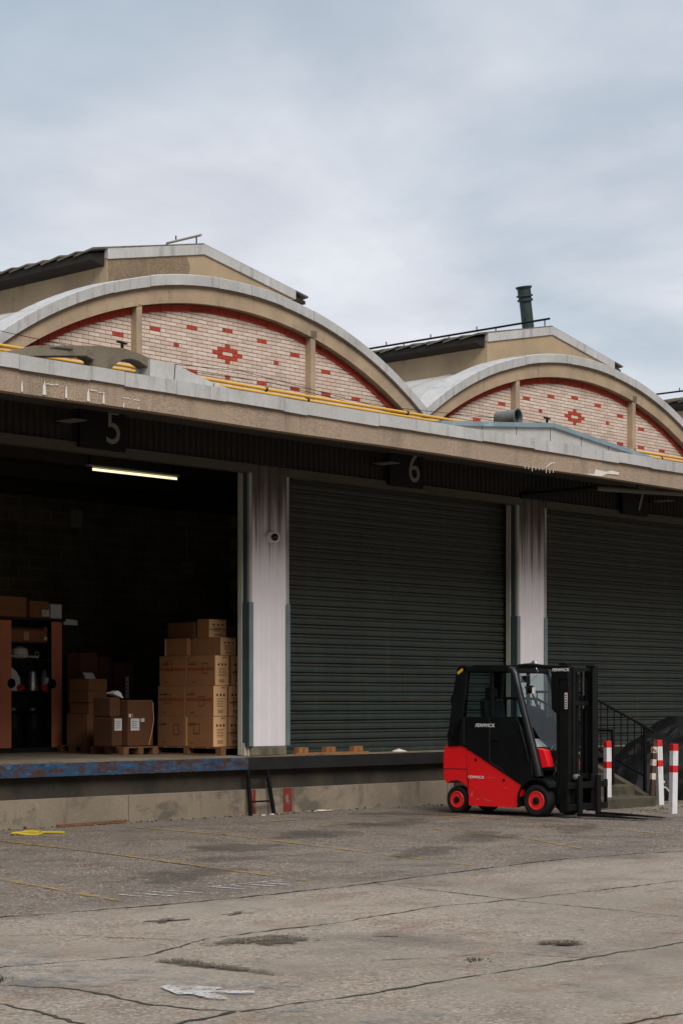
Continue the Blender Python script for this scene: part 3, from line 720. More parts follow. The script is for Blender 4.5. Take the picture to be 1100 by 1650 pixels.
def shutter(x0, x1):
    mb = MB(); y = .34; z = .93; prof = []
    while z < 5.10:
        prof += [(y+.002, z), (y-.022, z+.007), (y-.026, z+.045), (y-.022, z+.080), (y+.004, z+.088), (y+.004, z+.100), (y-.012, z+.104), (y-.012, z+.124), (y+.006, z+.129), (y+.006, z+.140)]
        z += SLAT
    n = len(prof); rows = 24; jit = [random.uniform(-.004, .004) for _ in range(40)]
    vs = []
    for k in range(rows+1):
        xx = x0 + (x1-x0)*k/rows
        for i, (a, b) in enumerate(prof):
            sl = i//10; sag = .005*mn.noise((xx*1.1, sl*.37, x0)) + .004*mn.noise((xx*3.1, sl*1.7, x0)) + jit[sl]*.6
            vs.append((xx, a+sag, b + .004*mn.noise((xx*.8, sl*.9, 3)) + jit[sl]*.5))
    mb.add(vs, [(k*n+i, (k+1)*n+i, (k+1)*n+i+1, k*n+i+1) for k in range(rows) for i in range(n-1)], shutter_m)
    sh = mb.build('roller_shutter', B)
    b = MB(); b.box(x0, x1, y-.04, y+.01, .862, .928, shutter_m); b.build('bottom_rail', sh, bevel=.006)
    for xa, xb in ((x0-.0, x0+.035), (x1-.035, x1)):
        gr = MB(); gr.box(xa, xb, .296, .325, .862, 5.0, dark_metal); gr.build('guide_rail', sh)
    return sh
shutter(COLX[1]+COLW-.02, COLX[2]+.14)
shutter(COLX[2]+COLW-.02, COLX[3]+.14)
shutter(COLX[3]+COLW-.02, COLX[4]+.14)
# interior shell
mb = MB(); mb.box(5, 48, 9.0, 9.2, .859, 5.6, block_m); mb.box(7.8, 8, .2, 9, .859, 5.6, block_m); mb.box(28.0, 28.2, .5, 9, .859, 5.6, block_m)
mb.box(5, 13.40, .1, .3, .859, 5.128, block_m)
mb.build('interior_wall', B)
mb = MB(); mb.box(5, 48, .2, 9.2, 5.62, 5.70, inner_ceiling)
for y in (1.6, 3.6, 5.6, 7.6): mb.box(8, 28, y-.09, y+.09, 5.38, 5.62, inner_ceiling)
mb.build('interior_ceiling', B)
# canopy
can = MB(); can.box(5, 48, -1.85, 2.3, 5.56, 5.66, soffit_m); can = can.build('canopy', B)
mb = MB(); mb.grid(lambda u, v: (5+43*u, -2.0 + .006*math.sin(u*90), 5.275 + .27*v + .006*math.sin(u*55)), 160, 3, fascia_m); mb.box(5, 48, -1.99, -1.85, 5.285, 5.655, fascia_m); mb.grid(lambda u, v: (5+43*u, -2.0 + .006*math.sin(u*90) + .15*v, 5.275 + .006*math.sin(u*55)), 160, 1, fascia_m)
for x, z0, h, wd in ((14.06,5.30,.13,.03),(14.39,5.30,.16,.055),(14.72,5.30,.15,.035),(15.06,5.30,.15,.045),(15.30,5.30,.13,.04),(15.62,5.29,.06,.02),(15.86,5.29,.03,.015)):
    mb.add([(x-wd/2,-2.0085,z0-.01),(x+wd/2,-2.0085,z0-.01),(x+wd*.35,-2.0085,z0+h*.6),(x+.006,-2.0085,z0+h),(x-wd*.4,-2.0085,z0+h*.55)], [(0,1,2,3,4)], drip_m)
for x0, x1, z in ((14.42,14.60,5.425),(15.08,15.20,5.43),(15.22,15.32,5.42),(15.60,15.72,5.395),(15.78,15.88,5.39)):
    pp = [(x0+(x1-x0)*i/6, z+random.uniform(-.006,.006)) for i in range(7)]
    mb.add([(x, -2.009, q+random.uniform(.002,.012)) for x, q in pp] + [(x, -2.009, q-random.uniform(.0,.008)) for x, q in pp[::-1]], [tuple(range(14))], drip_m)
for x0, z0, pts in ((25.2, 5.29, [(0,0),(.3,.02),(.34,.10),(.62,.085),(.78,.12),(1.0,.105),(.98,.065),(.66,.055),(.5,.0),(.3,-.005)]), (24.2, 5.30, [(0,.0),(.14,.09),(.26,.10),(.26,.09),(.16,.075),(.03,0)])):
    mb.add([(x0+a, -2.0092, z0+b) for a, b in pts], [tuple(range(len(pts)))], drip_m)
for k in range(9): mb.tube([(23.7+k*.09, -1.995, 5.285), (23.705+k*.09, -1.995, 5.285-random.uniform(.02,.07))], .006, drip_m, n=5)
mb.build('fascia', can)
mb = MB(); x = 11.2; k = 0
random.seed(11)
JX = [11.2,12.5,14.0,15.07,15.62,16.47,17.33,18.4,18.85,20.3,21.1,22.3,22.62,23.9,25.1,25.7,26.15,27.1,28.4,29.7,31,32.3,33.6,34.9,36.2,37.5,39,41,44,48]
for a, b in zip(JX, JX[1:]):
    dz = random.uniform(-.012, .012); dy = random.uniform(0, .012); t0 = random.uniform(-.008, .008)
    y0 = -2.035 - dy
    vs = [(a, y0, 5.545+dz), (b-.006, y0, 5.545+dz+t0), (b-.006, y0, 5.715+dz*.4), (a, y0, 5.715+dz*.4), (a, -1.80, 5.735), (b-.006, -1.80, 5.735), (a, y0+.03, 5.545+dz), (b-.006, y0+.03, 5.545+dz+t0)]
    mb.add(vs, [(0,1,2,3), (3,2,5,4), (1,0,6,7), (0,3,4,6), (2,1,7,5)], zinc)
mb.build('flashing', can)

# low parapet gables standing on the canopy
pg = MB()
top = lambda x: 5.735 + max(0, .335*(1-abs(x-15.85)/1.95))
vs = []
outer = [(13.9, 5.66), (13.9, top(13.9)+.02), (14.4, 5.90), (14.9, 5.975), (15.4, 6.035), (15.82, 6.06), (16.05, 6.03), (16.24, 5.99)]
inner = [(16.24, 5.83), (16.20, 5.87), (16.05, 5.93), (15.9, 5.94), (15.78, 5.91), (15.68, 5.85), (15.6, 5.78), (15.6, 5.66), (15.3, 5.66), (15.32, 5.85), (15.2, 5.885), (14.55, 5.80), (14.3, 5.76), (14.3, 5.66)]
pg.prism(outer + inner, 'y', -1.80, -1.60, greyconc)
pg.prism([(14.62,5.905),(14.75,5.93),(15.0,5.945),(14.95,5.915)], 'y', -1.812, -1.799, moss_crack)
par = tag(pg.build('parapet_gable', B, bevel=.015), 'broken bare concrete low gable')
hp = MB()
hp.add([(16.20,-1.84,5.70),(16.20,-1.84,5.965),(16.62,-1.84,5.955),(17.30,-1.84,5.80),(17.85,-1.84,5.725),(17.85,-1.84,5.70),
        (16.20,-1.56,5.98),(16.62,-1.56,5.97),(17.30,-1.56,5.81),(17.85,-1.56,5.74),(16.20,-1.56,5.70)],
       [(0,5,4,3,2,1),(1,2,7,6),(2,3,8,7),(3,4,9,8),(0,1,6,10)], zinc)
for x, z in ((16.60, 5.955), (17.28, 5.80)): hp.bar((x,-1.846,5.73), (x+.02,-1.846,z), .008, .006, crack_m)
hp.build('flashing', par)
P2 = MB(); P2.prism([(21.95,5.66),(21.95,5.76),(24.66,6.01),(27.4,5.74),(27.4,5.66)], 'y', -1.79, -1.60, zinc2)
for x in (22.9, 23.75, 24.62, 25.45, 26.2):
    P2.box(x, x+.008, -1.794, -1.788, 5.70, 5.76 + (.25 - abs(x-24.66)*.092), crack_m)
p2 = tag(P2.build('parapet_gable', B), 'pale panelled low gable')
cp = MB()
for a, b in (((21.9,5.785),(23.3,5.912)), ((23.306,5.912),(24.66,6.04)), ((24.666,6.04),(25.9,5.915)), ((25.906,5.915),(27.45,5.76))):
    cp.add([(a[0],-1.835,a[1]-.05),(b[0],-1.835,b[1]-.05),(b[0],-1.835,b[1]+.018),(a[0],-1.835,a[1]+.018),(a[0],-1.56,a[1]+.03),(b[0],-1.56,b[1]+.03),(a[0],-1.56,a[1]-.05),(b[0],-1.56,b[1]-.05)],
           [(0,1,2,3),(3,2,5,4),(5,7,6,4),(1,0,6,7),(0,3,4,6),(2,1,7,5)], bluecap)
cp.build('capping', p2)

# arched brick gables
CX, YA = 21.72, 2.4
def arcpt(R_, zc, x): return zc + math.sqrt(max(0, R_*R_ - x*x))
HALF = 4.745
def arc_band(mb, R0, z0, R1, z1, y0, y1, m, n=60, half=HALF, gap=None):
    """solid between two arcs (lower R0,z0 and upper R1,z1) from y0 (front) to y1"""
    for i in range(n):
        a, b = -half + 2*half*i/n, -half + 2*half*(i+1)/n
        if gap: b -= gap
        q = [(a, arcpt(R0,z0,a)), (b, arcpt(R0,z0,b)), (b, arcpt(R1,z1,b)), (a, arcpt(R1,z1,a))]
        vs = [(CX+x, y0, z) for x, z in q] + [(CX+x, y1, z) for x, z in q]
        fs = [(0,1,2,3), (3,2,6,7), (1,0,4,5), (7,6,5,4)]
        if i == 0 or gap: fs.append((0,3,7,4))
        if i == n-1 or gap: fs.append((2,1,5,6))
        mb.add(vs, fs, m)
mb = MB(); arc_band(mb, 8.046, -.03, 8.10, .19, YA, YA+.35, concrete)
ag = mb.build('arched_gable', B)
for po in ag.data.polygons: po.use_smooth = False
def coping():
    mb = MB(); n = 13; random.seed(5)
    for i in range(n):
        a, b = -HALF + 2*HALF*i/n + .003, -HALF + 2*HALF*(i+1)/n - .004
        dz = random.uniform(-.006, .006); dy = random.uniform(0, .012); sub = 4; vs = []
        for k in range(sub+1):
            x = a + (b-a)*k/sub
            zb, zt = arcpt(8.10, .185, x), arcpt(8.19, .264, x)
            for (yy, zz) in ((YA-.06-dy, zb+dz), (YA-.06-dy, zt+dz-.012), (YA-.04-dy, zt+dz), (YA+.42, zt+dz+.02), (YA+.42, zb+dz)): vs.append((CX+x, yy, zz))
        fs = []
        for k in range(sub):
            for q in range(4): fs.append((k*5+q, (k+1)*5+q, (k+1)*5+q+1, k*5+q+1))
            fs.append((k*5+4, (k+1)*5+4, (k+1)*5, k*5))
        fs += [(0,1,2,3,4), tuple(sub*5+q for q in (4,3,2,1,0))]
        mb.add(vs, fs, zinc)
    return mb.build('coping', ag)
coping()
YW = 2.55; L, H = .2232, .0634; ZD = 7.297; PX = .02
mb = MB(); n = 60
pts = [(CX-HALF, 5.7), (CX+HALF, 5.7)] + [(CX+HALF-2*HALF*i/n, arcpt(8.06, -.03, HALF-2*HALF*i/n)) for i in range(n+1)]
mb.prism(pts, 'y', YW+.004, YW+.3, mortar)
reds = {6: [(0, 1)], 5: [(-3.5, 1), (3.5, 1)], 3: [(-7, 1), (7, 1)], 0: [(-10.4, 1), (10.4, 1), (-5, .5), (5, .5), (-1, 1), (1, 1)],
        1: [(-.5, 1), (.5, 1)], -1: [(-.5, 1), (.5, 1)], 2: [(0, .5)], -2: [(0, .5)], -6: [(0, .5), (-3.5, 1), (3.5, 1), (-7, 1), (7, 1), (-10.4, 1), (10.4, 1), (-13.8, 1), (13.8, 1)]}
J = .008
def put_brick(a, b, z0, z1, m, dy=0, z1b=None):
    zb = z1 if z1b is None else z1b
    y = YW - .001 - dy + random.uniform(-.0015, .0015); e = .0015
    mb.add([(a,y+.006,z0),(b,y+.006,z0),(b,y+.006,zb),(a,y+.006,z1),(a+e,y,z0+e),(b-e,y,z0+e),(b-e,y,zb-e),(a+e,y,z1-e)],
           [(4,5,6,7),(0,1,5,4),(1,2,6,5),(2,3,7,6),(3,0,4,7)], m)
random.seed(3)
for k in range(-18, 12):
    z0 = ZD - H/2 + k*H + J/2; z1 = z0 + H - J
    off = 0 if k % 2 == 0 else .5
    rd = [((c - w_/2)*L + PX, (c + w_/2)*L + PX) for c, w_ in reds.get(k, [])]
    for i in range(-22, 23):
        a, b = (i + off - .5)*L + PX, (i + off + .5)*L + PX
        segs = [(a, b)]
        for ra, rb in rd:
            new = []
            for sa, sb in segs:
                if rb <= sa or ra >= sb: new.append((sa, sb)); continue
                if ra > sa: new.append((sa, ra))
                if rb < sb: new.append((rb, sb))
            segs = new
        for sa, sb in segs:
            sa += J/2; sb -= J/2
            if sb - sa < .02: continue
            lf = lambda x: arcpt(7.94, -.03, x) if abs(x) < HALF else 0
            lo = z0 + .006
            if max(lf(sa), lf(sb)) < lo: continue
            for _ in range(2):
                if lf(sa) < lo or lf(sb) < lo:
                    p_, q_ = (sa, sb) if lf(sa) < lo else (sb, sa)
                    for _k in range(18):
                        m_ = (p_+q_)/2
                        if lf(m_) < lo: p_ = m_
                        else: q_ = m_
                    if lf(sa) < lo: sa = q_
                    else: sb = q_
            if sb - sa < .012: continue
            put_brick(CX+sa, CX+sb, z0, min(z1, lf(sa)), brick_m, z1b=min(z1, lf(sb)))
    for ra, rb in rd: put_brick(CX+ra+J/2, CX+rb-J/2, z0, z1, red_brick, .001)
mb.build('brick_wall', ag)
mb = MB(); a = -HALF
while a < HALF:
    dl = .215*math.sqrt(max(.05, 1-(a/7.95)**2)); b = min(a + dl, HALF)
    dz = random.uniform(-.004, .004); y0 = YW - .014 + random.uniform(-.004, .004)
    q = [(a+.004, arcpt(7.933,-.03,a+.004)+dz), (b-.004, arcpt(7.933,-.03,b-.004)+dz), (b-.004, arcpt(8.035,-.03,b-.004)), (a+.004, arcpt(8.035,-.03,a+.004))]
    mb.add([(CX+x, y0, z) for x, z in q] + [(CX+x, YW+.05, z) for x, z in q], [(0,1,2,3),(1,0,4,5),(0,3,7,4),(2,1,5,6),(3,2,6,7)], red_brick)
    a = b
mb.build('brick_arch', ag)
for px in (-1.985, 1.885):
    mb = MB(); zt = arcpt(8.046,-.03,px) + .03
    mb.box(CX+px-.055, CX+px+.055, YA+.012, YW+.02, 5.7, zt, concrete)
    mb.box(CX+px-.075, CX+px+.075, YA-.004, YA+.2, zt-.02, zt+.10, concrete if px < 0 else greyconc)
    mb.build('pilaster', ag, bevel=.006)
PG = 9.49
for k in (-1, 1, 2): copy_tree(ag, B, (PG*k, 0, 0))
# vault roofs
for k in (-1, 0, 1, 2):
    mb = MB(); n = 40
    def vf(u, v, k=k):
        x = -HALF + 2*HALF*u; return (CX + PG*k + x, 2.7 + 26*v, arcpt(8.10, .215, x))
    mb.grid(vf, n, 1, zinc2)
    for y in (4.0, 5.4, 6.8, 8.2):
        for i in range(n):
            xa, xb = -HALF + 2*HALF*i/n, -HALF + 2*HALF*(i+1)/n
            mb.bar((CX+PG*k+xa, y, arcpt(8.10,.22,xa)), (CX+PG*k+xb, y, arcpt(8.10,.22,xb)), .02, .03, zinc2)
    mb.build('vault_roof', B)

# ridge lanterns
def lantern():
    ox, oy, oz = CX, 3.1, 8.15; W_ = 2.06
    mb = MB()
    poly = [(ox-W_, 7.3), (ox+W_, 7.3), (ox+W_, 8.60), (ox, 9.02), (ox-W_, 8.60)]
    mb.prism(poly, 'y', oy, oy+24, lantern_m)
    for y in (oy+2.9, oy+5.8): mb.box(ox-W_-.03, ox-W_+.02, y, y+.07, 7.4, 8.6, lantern_m)
    lan = mb.build('roof_lantern', B, org=(ox, oy, oz))
    rp = MB()
    for sgn in (-1, 1):
        n = 40
        for i in range(n):
            y0 = oy - .02 + i*.41; y1 = y0 + .47
            e = W_ + .40 if sgn > 0 else W_ + .30
            ze = 8.60 - (e-W_)*.17
            lift = .055 + random.uniform(-.008,.008)
            # every sheet laps over the next one back
            a = [(ox, y0, 9.125+lift), (ox+sgn*e, y0, ze+.105+lift), (ox+sgn*e, y1, ze+.105), (ox, y1, 9.125)]
            th = .028
            vs = a + [(x, y, z-th) for x, y, z in a]
            fs = [(0,1,2,3),(7,6,5,4),(0,4,5,1),(1,5,6,2),(2,6,7,3),(3,7,4,0)]
            if sgn < 0: fs = [f[::-1] for f in fs]
            rp.add(vs, fs, roof_sheet)
    rp.build('roof', lan)
    so_ = MB()
    for sgn in (-1, 1):
        e = W_ + .36 if sgn > 0 else W_ + .27
        q = [(W_-.02, 8.47), (e, 8.535), (e, 8.64), (.02, 9.10), (.02, 9.0), (W_-.02, 8.60)] if sgn < 0 else [(W_+.09, 8.575), (e, 8.545), (e, 8.60), (.02, 9.10), (.02, 9.0), (W_+.09, 8.60)]
        so_.prism([(ox+sgn*x, z) for x, z in q], 'y', oy+.06 if sgn < 0 else oy+.012, oy+24, eave_m)
    so_.build('eave_soffit', lan)
    v = MB()
    for a, b in (((-W_-.0, 8.635), (0, 9.055)), ((0, 9.055), (W_+.08, 8.637))):
        v.prism([(ox+a[0], a[1]-.055), (ox+b[0], b[1]-.055), (ox+b[0], b[1]+.105), (ox+a[0], a[1]+.105)] , 'y', oy-.03, oy+.06, zinc)
    v.build('verge_flashing', lan)
    r = MB(); r.prism([(ox-2.06+.02, 8.2), (ox-.42, 8.2), (ox-.30, 8.75), (ox-.38, 8.90), (ox-2.04, 8.57)], 'y', oy-.006, oy+.002, bare_render)
    tag(r.build('render_patch', lan), 'rough grey patch of bare render')
    f = MB()
    for y in (2.9, 4.6, 6.3, 8.0, 10.0):
        f.box(ox-W_-.05, ox-W_-.005, y, y+1.66, 7.35, 8.02, zinc2)
    f.build('wall_flashing', lan)
    return lan
ln = lantern()
for k in (-1, 1, 2):
    base = ln.location.copy(); base.x += PG*k; c = copy_tree(ln, B, base)
for o in list(B.children):
    if o.name.startswith('roof_lantern') and o is not ln:
        for ch in list(o.children):
            if ch.name.startswith('render_patch'): bpy.data.objects.remove(ch)

# ------------------------------------------------------------------ things on the building
def sign(digit, x0, label, size, dx):
    o = thing('number_sign', label, 'sign', (x0+.4, -.1, 5.05), 'dock number signs above the doors')
    mb = MB(); mb.box(x0, x0+.80, -.10, -.035, 5.055, 5.66, sign_m)
    mb.box(x0+.06, x0+.10, -.034, .03, 5.2, 5.6, dark_metal); mb.box(x0+.66, x0+.70, -.034, .03, 5.2, 5.6, dark_metal); mb.build('panel', o, bevel=.004)
    mb = MB(); lettering(mb, digit, size, at(x0+.575, -.103, 5.345) @ FACE_S, digit_m, sx=.92); mb.build('digit', o)
    mb = MB(); mb.box(x0+dx, x0+dx+.24, -.46, -.11, 5.34, 5.352, plate_m); mb.bar((x0+dx+.12,-.108,5.346),(x0+dx+.12,.03,5.346), .03, .02, dark_metal); mb.build('bracket_plate', o)
sign('5', 16.50, 'black dock sign with a grey number 5 above the open doorway', .66, -.42)
sign('6', 22.72, 'black dock sign with a grey number 6 above the middle closed shutter', .66, -.42)
sign('7', 29.06, 'black dock sign with a grey number 7 half hidden behind a pipe', .66, .9)

def simple(name, mb, label, cat, org, group=None, bevel=0, smooth=False, kind=None):
    return tag(mb.build(name, org=org, bevel=bevel, smooth=smooth), label, cat, group, kind)

mb = MB(); mb.tube([(27.42,-.69,5.335),(28.2,-1.0,5.325),(29.03,-1.40,5.315),(30.6,-2.0+.35,5.31)], .045, plate_m, n=12)
mb.tube([(26.2,.02,5.16),(26.9,-.35,5.26),(27.42,-.69,5.335)], .05, dark_metal, n=10)
for q in ((28.2,-1.0,5.325),(29.03,-1.40,5.315)): mb.bar(q, (q[0],q[1],5.56), .02, .02, dark_metal)
simple('overhead_pipe', mb, 'pale pipe hanging under the canopy in front of the number 7', 'pipe', (28.2,-1.0,5.3), smooth=True)

for z, y, lab in ((6.018,-1.02,'upper of two yellow gas pipes running along behind the canopy edge'), (5.952,-1.05,'lower of two yellow gas pipes running along behind the canopy edge')):
    mb = MB(); mb.tube([(8+i*2.5, y, z + .006*math.sin(i*2.1)) for i in range(17)], .023, yellow_pipe, n=10)
    mb.v = [v for v in mb.v]
    o = simple('gas_pipe', mb, lab, 'gas pipe', (20, y, z), 'yellow gas pipes on the canopy', smooth=True)
    WORLD[o.name] = Vector((20, y, z))
    c = MB()
    for x in range(10, 46, 3): c.tube([(x+z*3 % 1, y, z), (x+z*3 % 1+.03, y, z)], .031, dark_metal, n=10); c.box(x+z*3 % 1+.005, x+z*3 % 1+.025, y-.01, y+.01, 5.66, z-.02, dark_metal)
    c.build('pipe_clips', o)

def flue():
    o = thing('flue_pipe', 'dark green metal flue pipe with a ringed cap rising behind the right lantern ridge', 'chimney', (34.35,6,8.9))
    mb = MB(); top = Vector((34.07,6,10.82)); bot = Vector((34.42,6,8.9)); d = (top-bot)
    mb.tube([bot, bot+d*.88], .135, green_pipe, n=24); mb.build('pipe', o, smooth=True)
    c = MB()
    M = Matrix.Translation(bot + d*.84) @ d.to_track_quat('Z','Y').to_matrix().to_4x4()
    c.lathe([(.14,0),(.175,.01),(.175,.05),(.145,.06),(.145,.10),(.185,.11),(.185,.14),(.15,.15),(.15,.27),(.175,.29),(.185,.33),(.11,.34),(.10,.30)], green_pipe, M=M)
    c.build('cap', o, smooth=True)
flue()
def ridge_rail(x, y0, y1, label, broken=False):
    o = thing('ridge_rail', label, 'rail', (x, y0, 9.12), 'safety rails along the lantern ridges')
    mb = MB(); mb.tube([(x,y0,9.33),(x,y1,9.33)], .022, dark_metal if not broken else jamb_m, n=8); mb.build('rail', o)
    y = y0 + .12
    while y < y1 and y < 12:
        mb = MB(); mb.tube([(x,y,9.13),(x,y,9.325)], .012, dark_metal, n=6); mb.build('post', o); mb = MB(); mb.tube([(x,y+.5,9.345),(x,y+.5,9.42)], .012, dark_metal, n=6); mb.build('spike', o); y += 1.25
ridge_rail(CX, 3.15, 4.0, 'short stub of pale rail sticking out above the left lantern peak', True)
ridge_rail(CX+PG, 3.15, 22, 'long dark safety rail along the ridge in front of the green flue')
ridge_rail(CX+2*PG, 3.15, 22, 'dark safety rail on the farthest lantern at the right edge')

mb = MB(); M = at(24.22, -1.30, 6.15) @ Matrix.Rotation(R(-84), 4, 'Z') @ Matrix.Rotation(R(90), 4, 'Y')
mb.lathe([(.105,-.24),(.115,-.22),(.115,.12),(.135,.13),(.135,.155),(.115,.155),(.11,.1),(.105,.0)], grey_metal, M=M)
mb.add([(.10*math.cos(k*PI/10), .10*math.sin(k*PI/10), .10) for k in range(20)], [tuple(range(20))], lens_m, M)  # black disc paints in the darkness inside the duct
mb.box(24.0, 24.06, -1.23, -1.17, 5.66, 6.04, grey_metal)
simple('vent_cowl', mb, 'grey round vent duct with a black open mouth behind the panelled low gable', 'vent', (24.1,-1.2,5.66), smooth=True)
for x, z, lab in ((15.86,6.055,'small black T shaped anchor on top of the broken bare gable'), (24.66,6.055,'small black T shaped anchor on the peak of the panelled gable')):
    mb = MB(); mb.box(x-.03,x+.03,-1.74,-1.66,z-.03,z,dark_metal); mb.tube([(x,-1.7,z),(x,-1.7,z+.08)], .02, dark_metal, n=8); mb.bar((x-.08,-1.7,z+.095),(x+.07,-1.7,z+.085),.03,.022,dark_metal)
    simple('roof_anchor', mb, lab, 'anchor', (x,-1.7,z), 'anchors on the canopy gables')
for lab, pts in (('thin black cable slung across the left brick gable, upper strand', [(12.2,2.2,7.35),(16.99,2.2,6.95),(19.5,2.2,6.86),(21.7,2.2,6.98),(24.9,2.2,6.78),(30,2.2,7.0)]), ('thin black cable slung across the left brick gable, lower strand', [(19.7,2.15,6.80),(22.3,2.15,6.86),(25.6,2.15,6.68)])):
    mb = MB(); mb.tube(pts, .005, dark_metal, n=5); simple('cable', mb, lab, 'cable', pts[0], 'cables on the gable')

# security camera on the first white column
o = thing('security_camera', 'white dome security camera with a black lens on the white column', 'camera', (20.2,.03,4.08))
mb = MB(); mb.lathe([(.085,0),(.085,.05),(.075,.07)], cam_white, c=(20.17,.03,4.08), axis='y'); mb.build('mount', o, smooth=True)
M = at(20.205,-.055,4.075) @ Matrix.Rotation(R(-38), 4, 'Z')
mb = MB(); mb.lathe([(.03,-.05),(.075,-.04),(.086,.0),(.08,.03),(.055,.035)], cam_white, axis='y', M=M); mb.build('housing', o, smooth=True)
mb = MB(); mb.lathe([(.056,.03),(.05,.055),(.03,.075),(.008,.082)], lens_m, axis='y', M=M); mb.build('lens', o, smooth=True)
# fluorescent light inside the open bay
o = thing('fluorescent_light', 'lit yellowish fluorescent tube light under the ceiling of the open bay', 'light', (19.3,2.5,5.16))
mb = MB(); mb.box(18.78,20.62,2.46,2.54,5.205,5.235,pale_metal); mb.box(18.8,18.84,2.49,2.51,5.24,5.62,dark_metal); mb.box(20.5,20.54,2.49,2.51,5.24,5.62,dark_metal); mb.build('fixture', o)
mb = MB(); mb.tube([(18.84,2.5,5.172),(20.58,2.5,5.172)], .019, tube_m, n=12); mb.build('tube', o)
for x in (18.80,20.58):
    mb = MB(); mb.box(x, x+.05, 2.475,2.525,5.15,5.2045,dark_metal); mb.build('tube_holder', o)
# dim fittings on the back wall
mb = MB(); mb.box(23.7,23.95,8.9,8.995,5.0,5.36,pale_metal); simple('wall_box', mb, 'dim grey electrical box high on the back wall of the open bay', 'electrical box', (23.8,9,5.0), bevel=.01)
mb = MB(); mb.box(26.6,26.85,8.9,8.995,4.25,4.5,pale_metal); mb.tube([(26.72,8.95,4.5),(26.72,8.95,5.4)], .015, pale_metal, n=6); simple('wall_box', mb, 'dim grey switch box with a conduit on the dark back wall right of centre', 'electrical box', (26.7,9,4.25), bevel=.01)

# ladder leaning against the dock edge
o = thing('dock_ladder', 'short black steel ladder against the dock below the white column', 'ladder', (19.86,-.15,0))
for a, b in (((19.64,-.07,.66),(19.61,-.16,.0)), ((20.03,-.07,.66),(20.09,-.16,.0))):
    mb = MB(); mb.bar(b, a, .045, .045, dark_metal); mb.build('stile', o)
for z in (.20,.55):
    mb = MB(); q = z/.66; mb.bar((19.615,-.16+.09*q,z),(20.08-.05*q,-.16+.09*q,z), .025, .025, dark_metal); mb.build('rung', o)
# broken pallet piece in front of the middle shutter
o = thing('pallet_piece', 'broken pallet board with three pale wooden blocks on the dock before the middle shutter', 'pallet', (21.5,.10,.86))
mb = MB(); mb.box(20.74,22.36,.02,.12,.860,.882,wood_m); mb.build('board', o)
for x in (20.80,21.40,22.02):
    mb = MB(); mb.box(x,x+.20,.02,.125,.8835,.965,wood_m); mb.box(x+.07,x+.12,.018,.0195,.89,.955,pallet_m); mb.build('block', o, bevel=.004)
mb = MB(); mb.add([(23.0,.0,.862),(23.25,-.01,.862),(23.22,.1,.885),(23.1,.05,.91),(22.98,.1,.87)], [(0,1,2,3),(0,3,4),(0,1,3)], litter_m); simple('crumpled_paper', mb, 'crumpled pale paper on the dock edge left of the forklift', 'litter', (23.1,0,.86))
# litter and strap on the ground
mb = MB()
for i in range(9):
    a, r_ = random.random()*6.28, .14
    mb.add([(21.0+random.uniform(-.3,.35),-.22+random.uniform(-.06,.05),.01+random.uniform(0,.03)) for _ in range(4)], [(0,1,2),(1,2,3)], (litter_m, litter_r, litter_m)[i % 3])
simple('litter', mb, 'torn red and white wrappers lying at the foot of the dock right of the ladder', 'litter', (21.0,-.2,0))
mb = MB()
for i in range(7):
    x = 19.9+random.uniform(-.25,.2); y = -.3+random.uniform(-.05,.08)
    mb.box(x,x+random.uniform(.03,.09),y,y+.04,.003,random.uniform(.015,.035),random.choice((pallet_m, litter_m, stone_m)), Matrix.Identity(4))
simple('wood_scraps', mb, 'small brown scraps lying at the feet of the black ladder', 'debris', (19.9,-.3,0))
mb = MB(); mb.bar((16.05,-.18,.02),(17.3,-.10,.03), .05, .035, pallet_m); simple('wood_strip', mb, 'long brown strip of wood lying along the foot of the dock', 'debris', (16.6,-.15,0))
mb = MB(); pts = []
for k in range(40):
    a = k/39*2*PI*1.35; pts.append((14.93+.21*math.cos(a)*(1+.1*math.sin(3*a)), -.97+.13*math.sin(a)+.04*math.sin(2*a), .018+.012*math.sin(2.3*a)))
pts += [(15.2,-1.02,.02),(15.35,-1.2,.015)]
mb.tube(pts, .016, yellow_strap, n=6); simple('yellow_strap', mb, 'looped yellow strap lying on the ground at the left edge', 'strap', (14.95,-1,0), smooth=True)

# ------------------------------------------------------------------ bollards
def bollard(x, y, label, rz, tilt=0, h=1.04, proto=None):
    o = thing('bollard', label, 'bollard', (x, y, 0), 'red and white bollards beside the forklift', rz, world=False)
    o.rotation_euler = (0, tilt, rz); a = .045
    def pc(z0, z1, m):
        mb.box(-a, a, -a, a, z0, z1, m)
    mb = MB(); pc(0, .59*h, bol_white); pc(.59*h, .69*h, bol_red); pc(.69*h, .90*h, bol_white); mb.build('post', o)
    mb = MB(); pc(.9005*h, h, bol_red); mb.build('cap', o, bevel=.006)
bollard(24.98, -2.634, 'red and white bollard standing close behind the forklift carriage', R(-22))
bollard(26.20, -2.80, 'red and white bollard with a rusty striped post leaning before it', R(-26), R(-2))
bollard(24.25, -4.315, 'red and white bollard nearest the right edge of the picture', R(-20), R(1.2), 1.03)
o = thing('rusty_post', 'leaning rusty brown post with chipped white bands in front of a bollard', 'post', (25.80,-2.90,0), world=False)
o.rotation_euler = (R(-2), R(4.2), R(-25))
mb = MB(); z = 0
for h, m in ((.42, old_post_m), (.10, old_white), (.12, old_post_m), (.10, old_white), (.10, old_post_m), (.10, old_white), (.06, old_post_m)):
    mb.box(-.034, .034, -.034, .034, z, z+h-.0005, m); z += h
mb.build('striped_shaft', o)
mb = MB(); mb.box(-.012,.012,-.012,.012,z,z+.06,old_post_m); mb.box(-.03,.03,-.014,.014,z-.001,z+.02,old_post_m); mb.build('broken_tip', o)

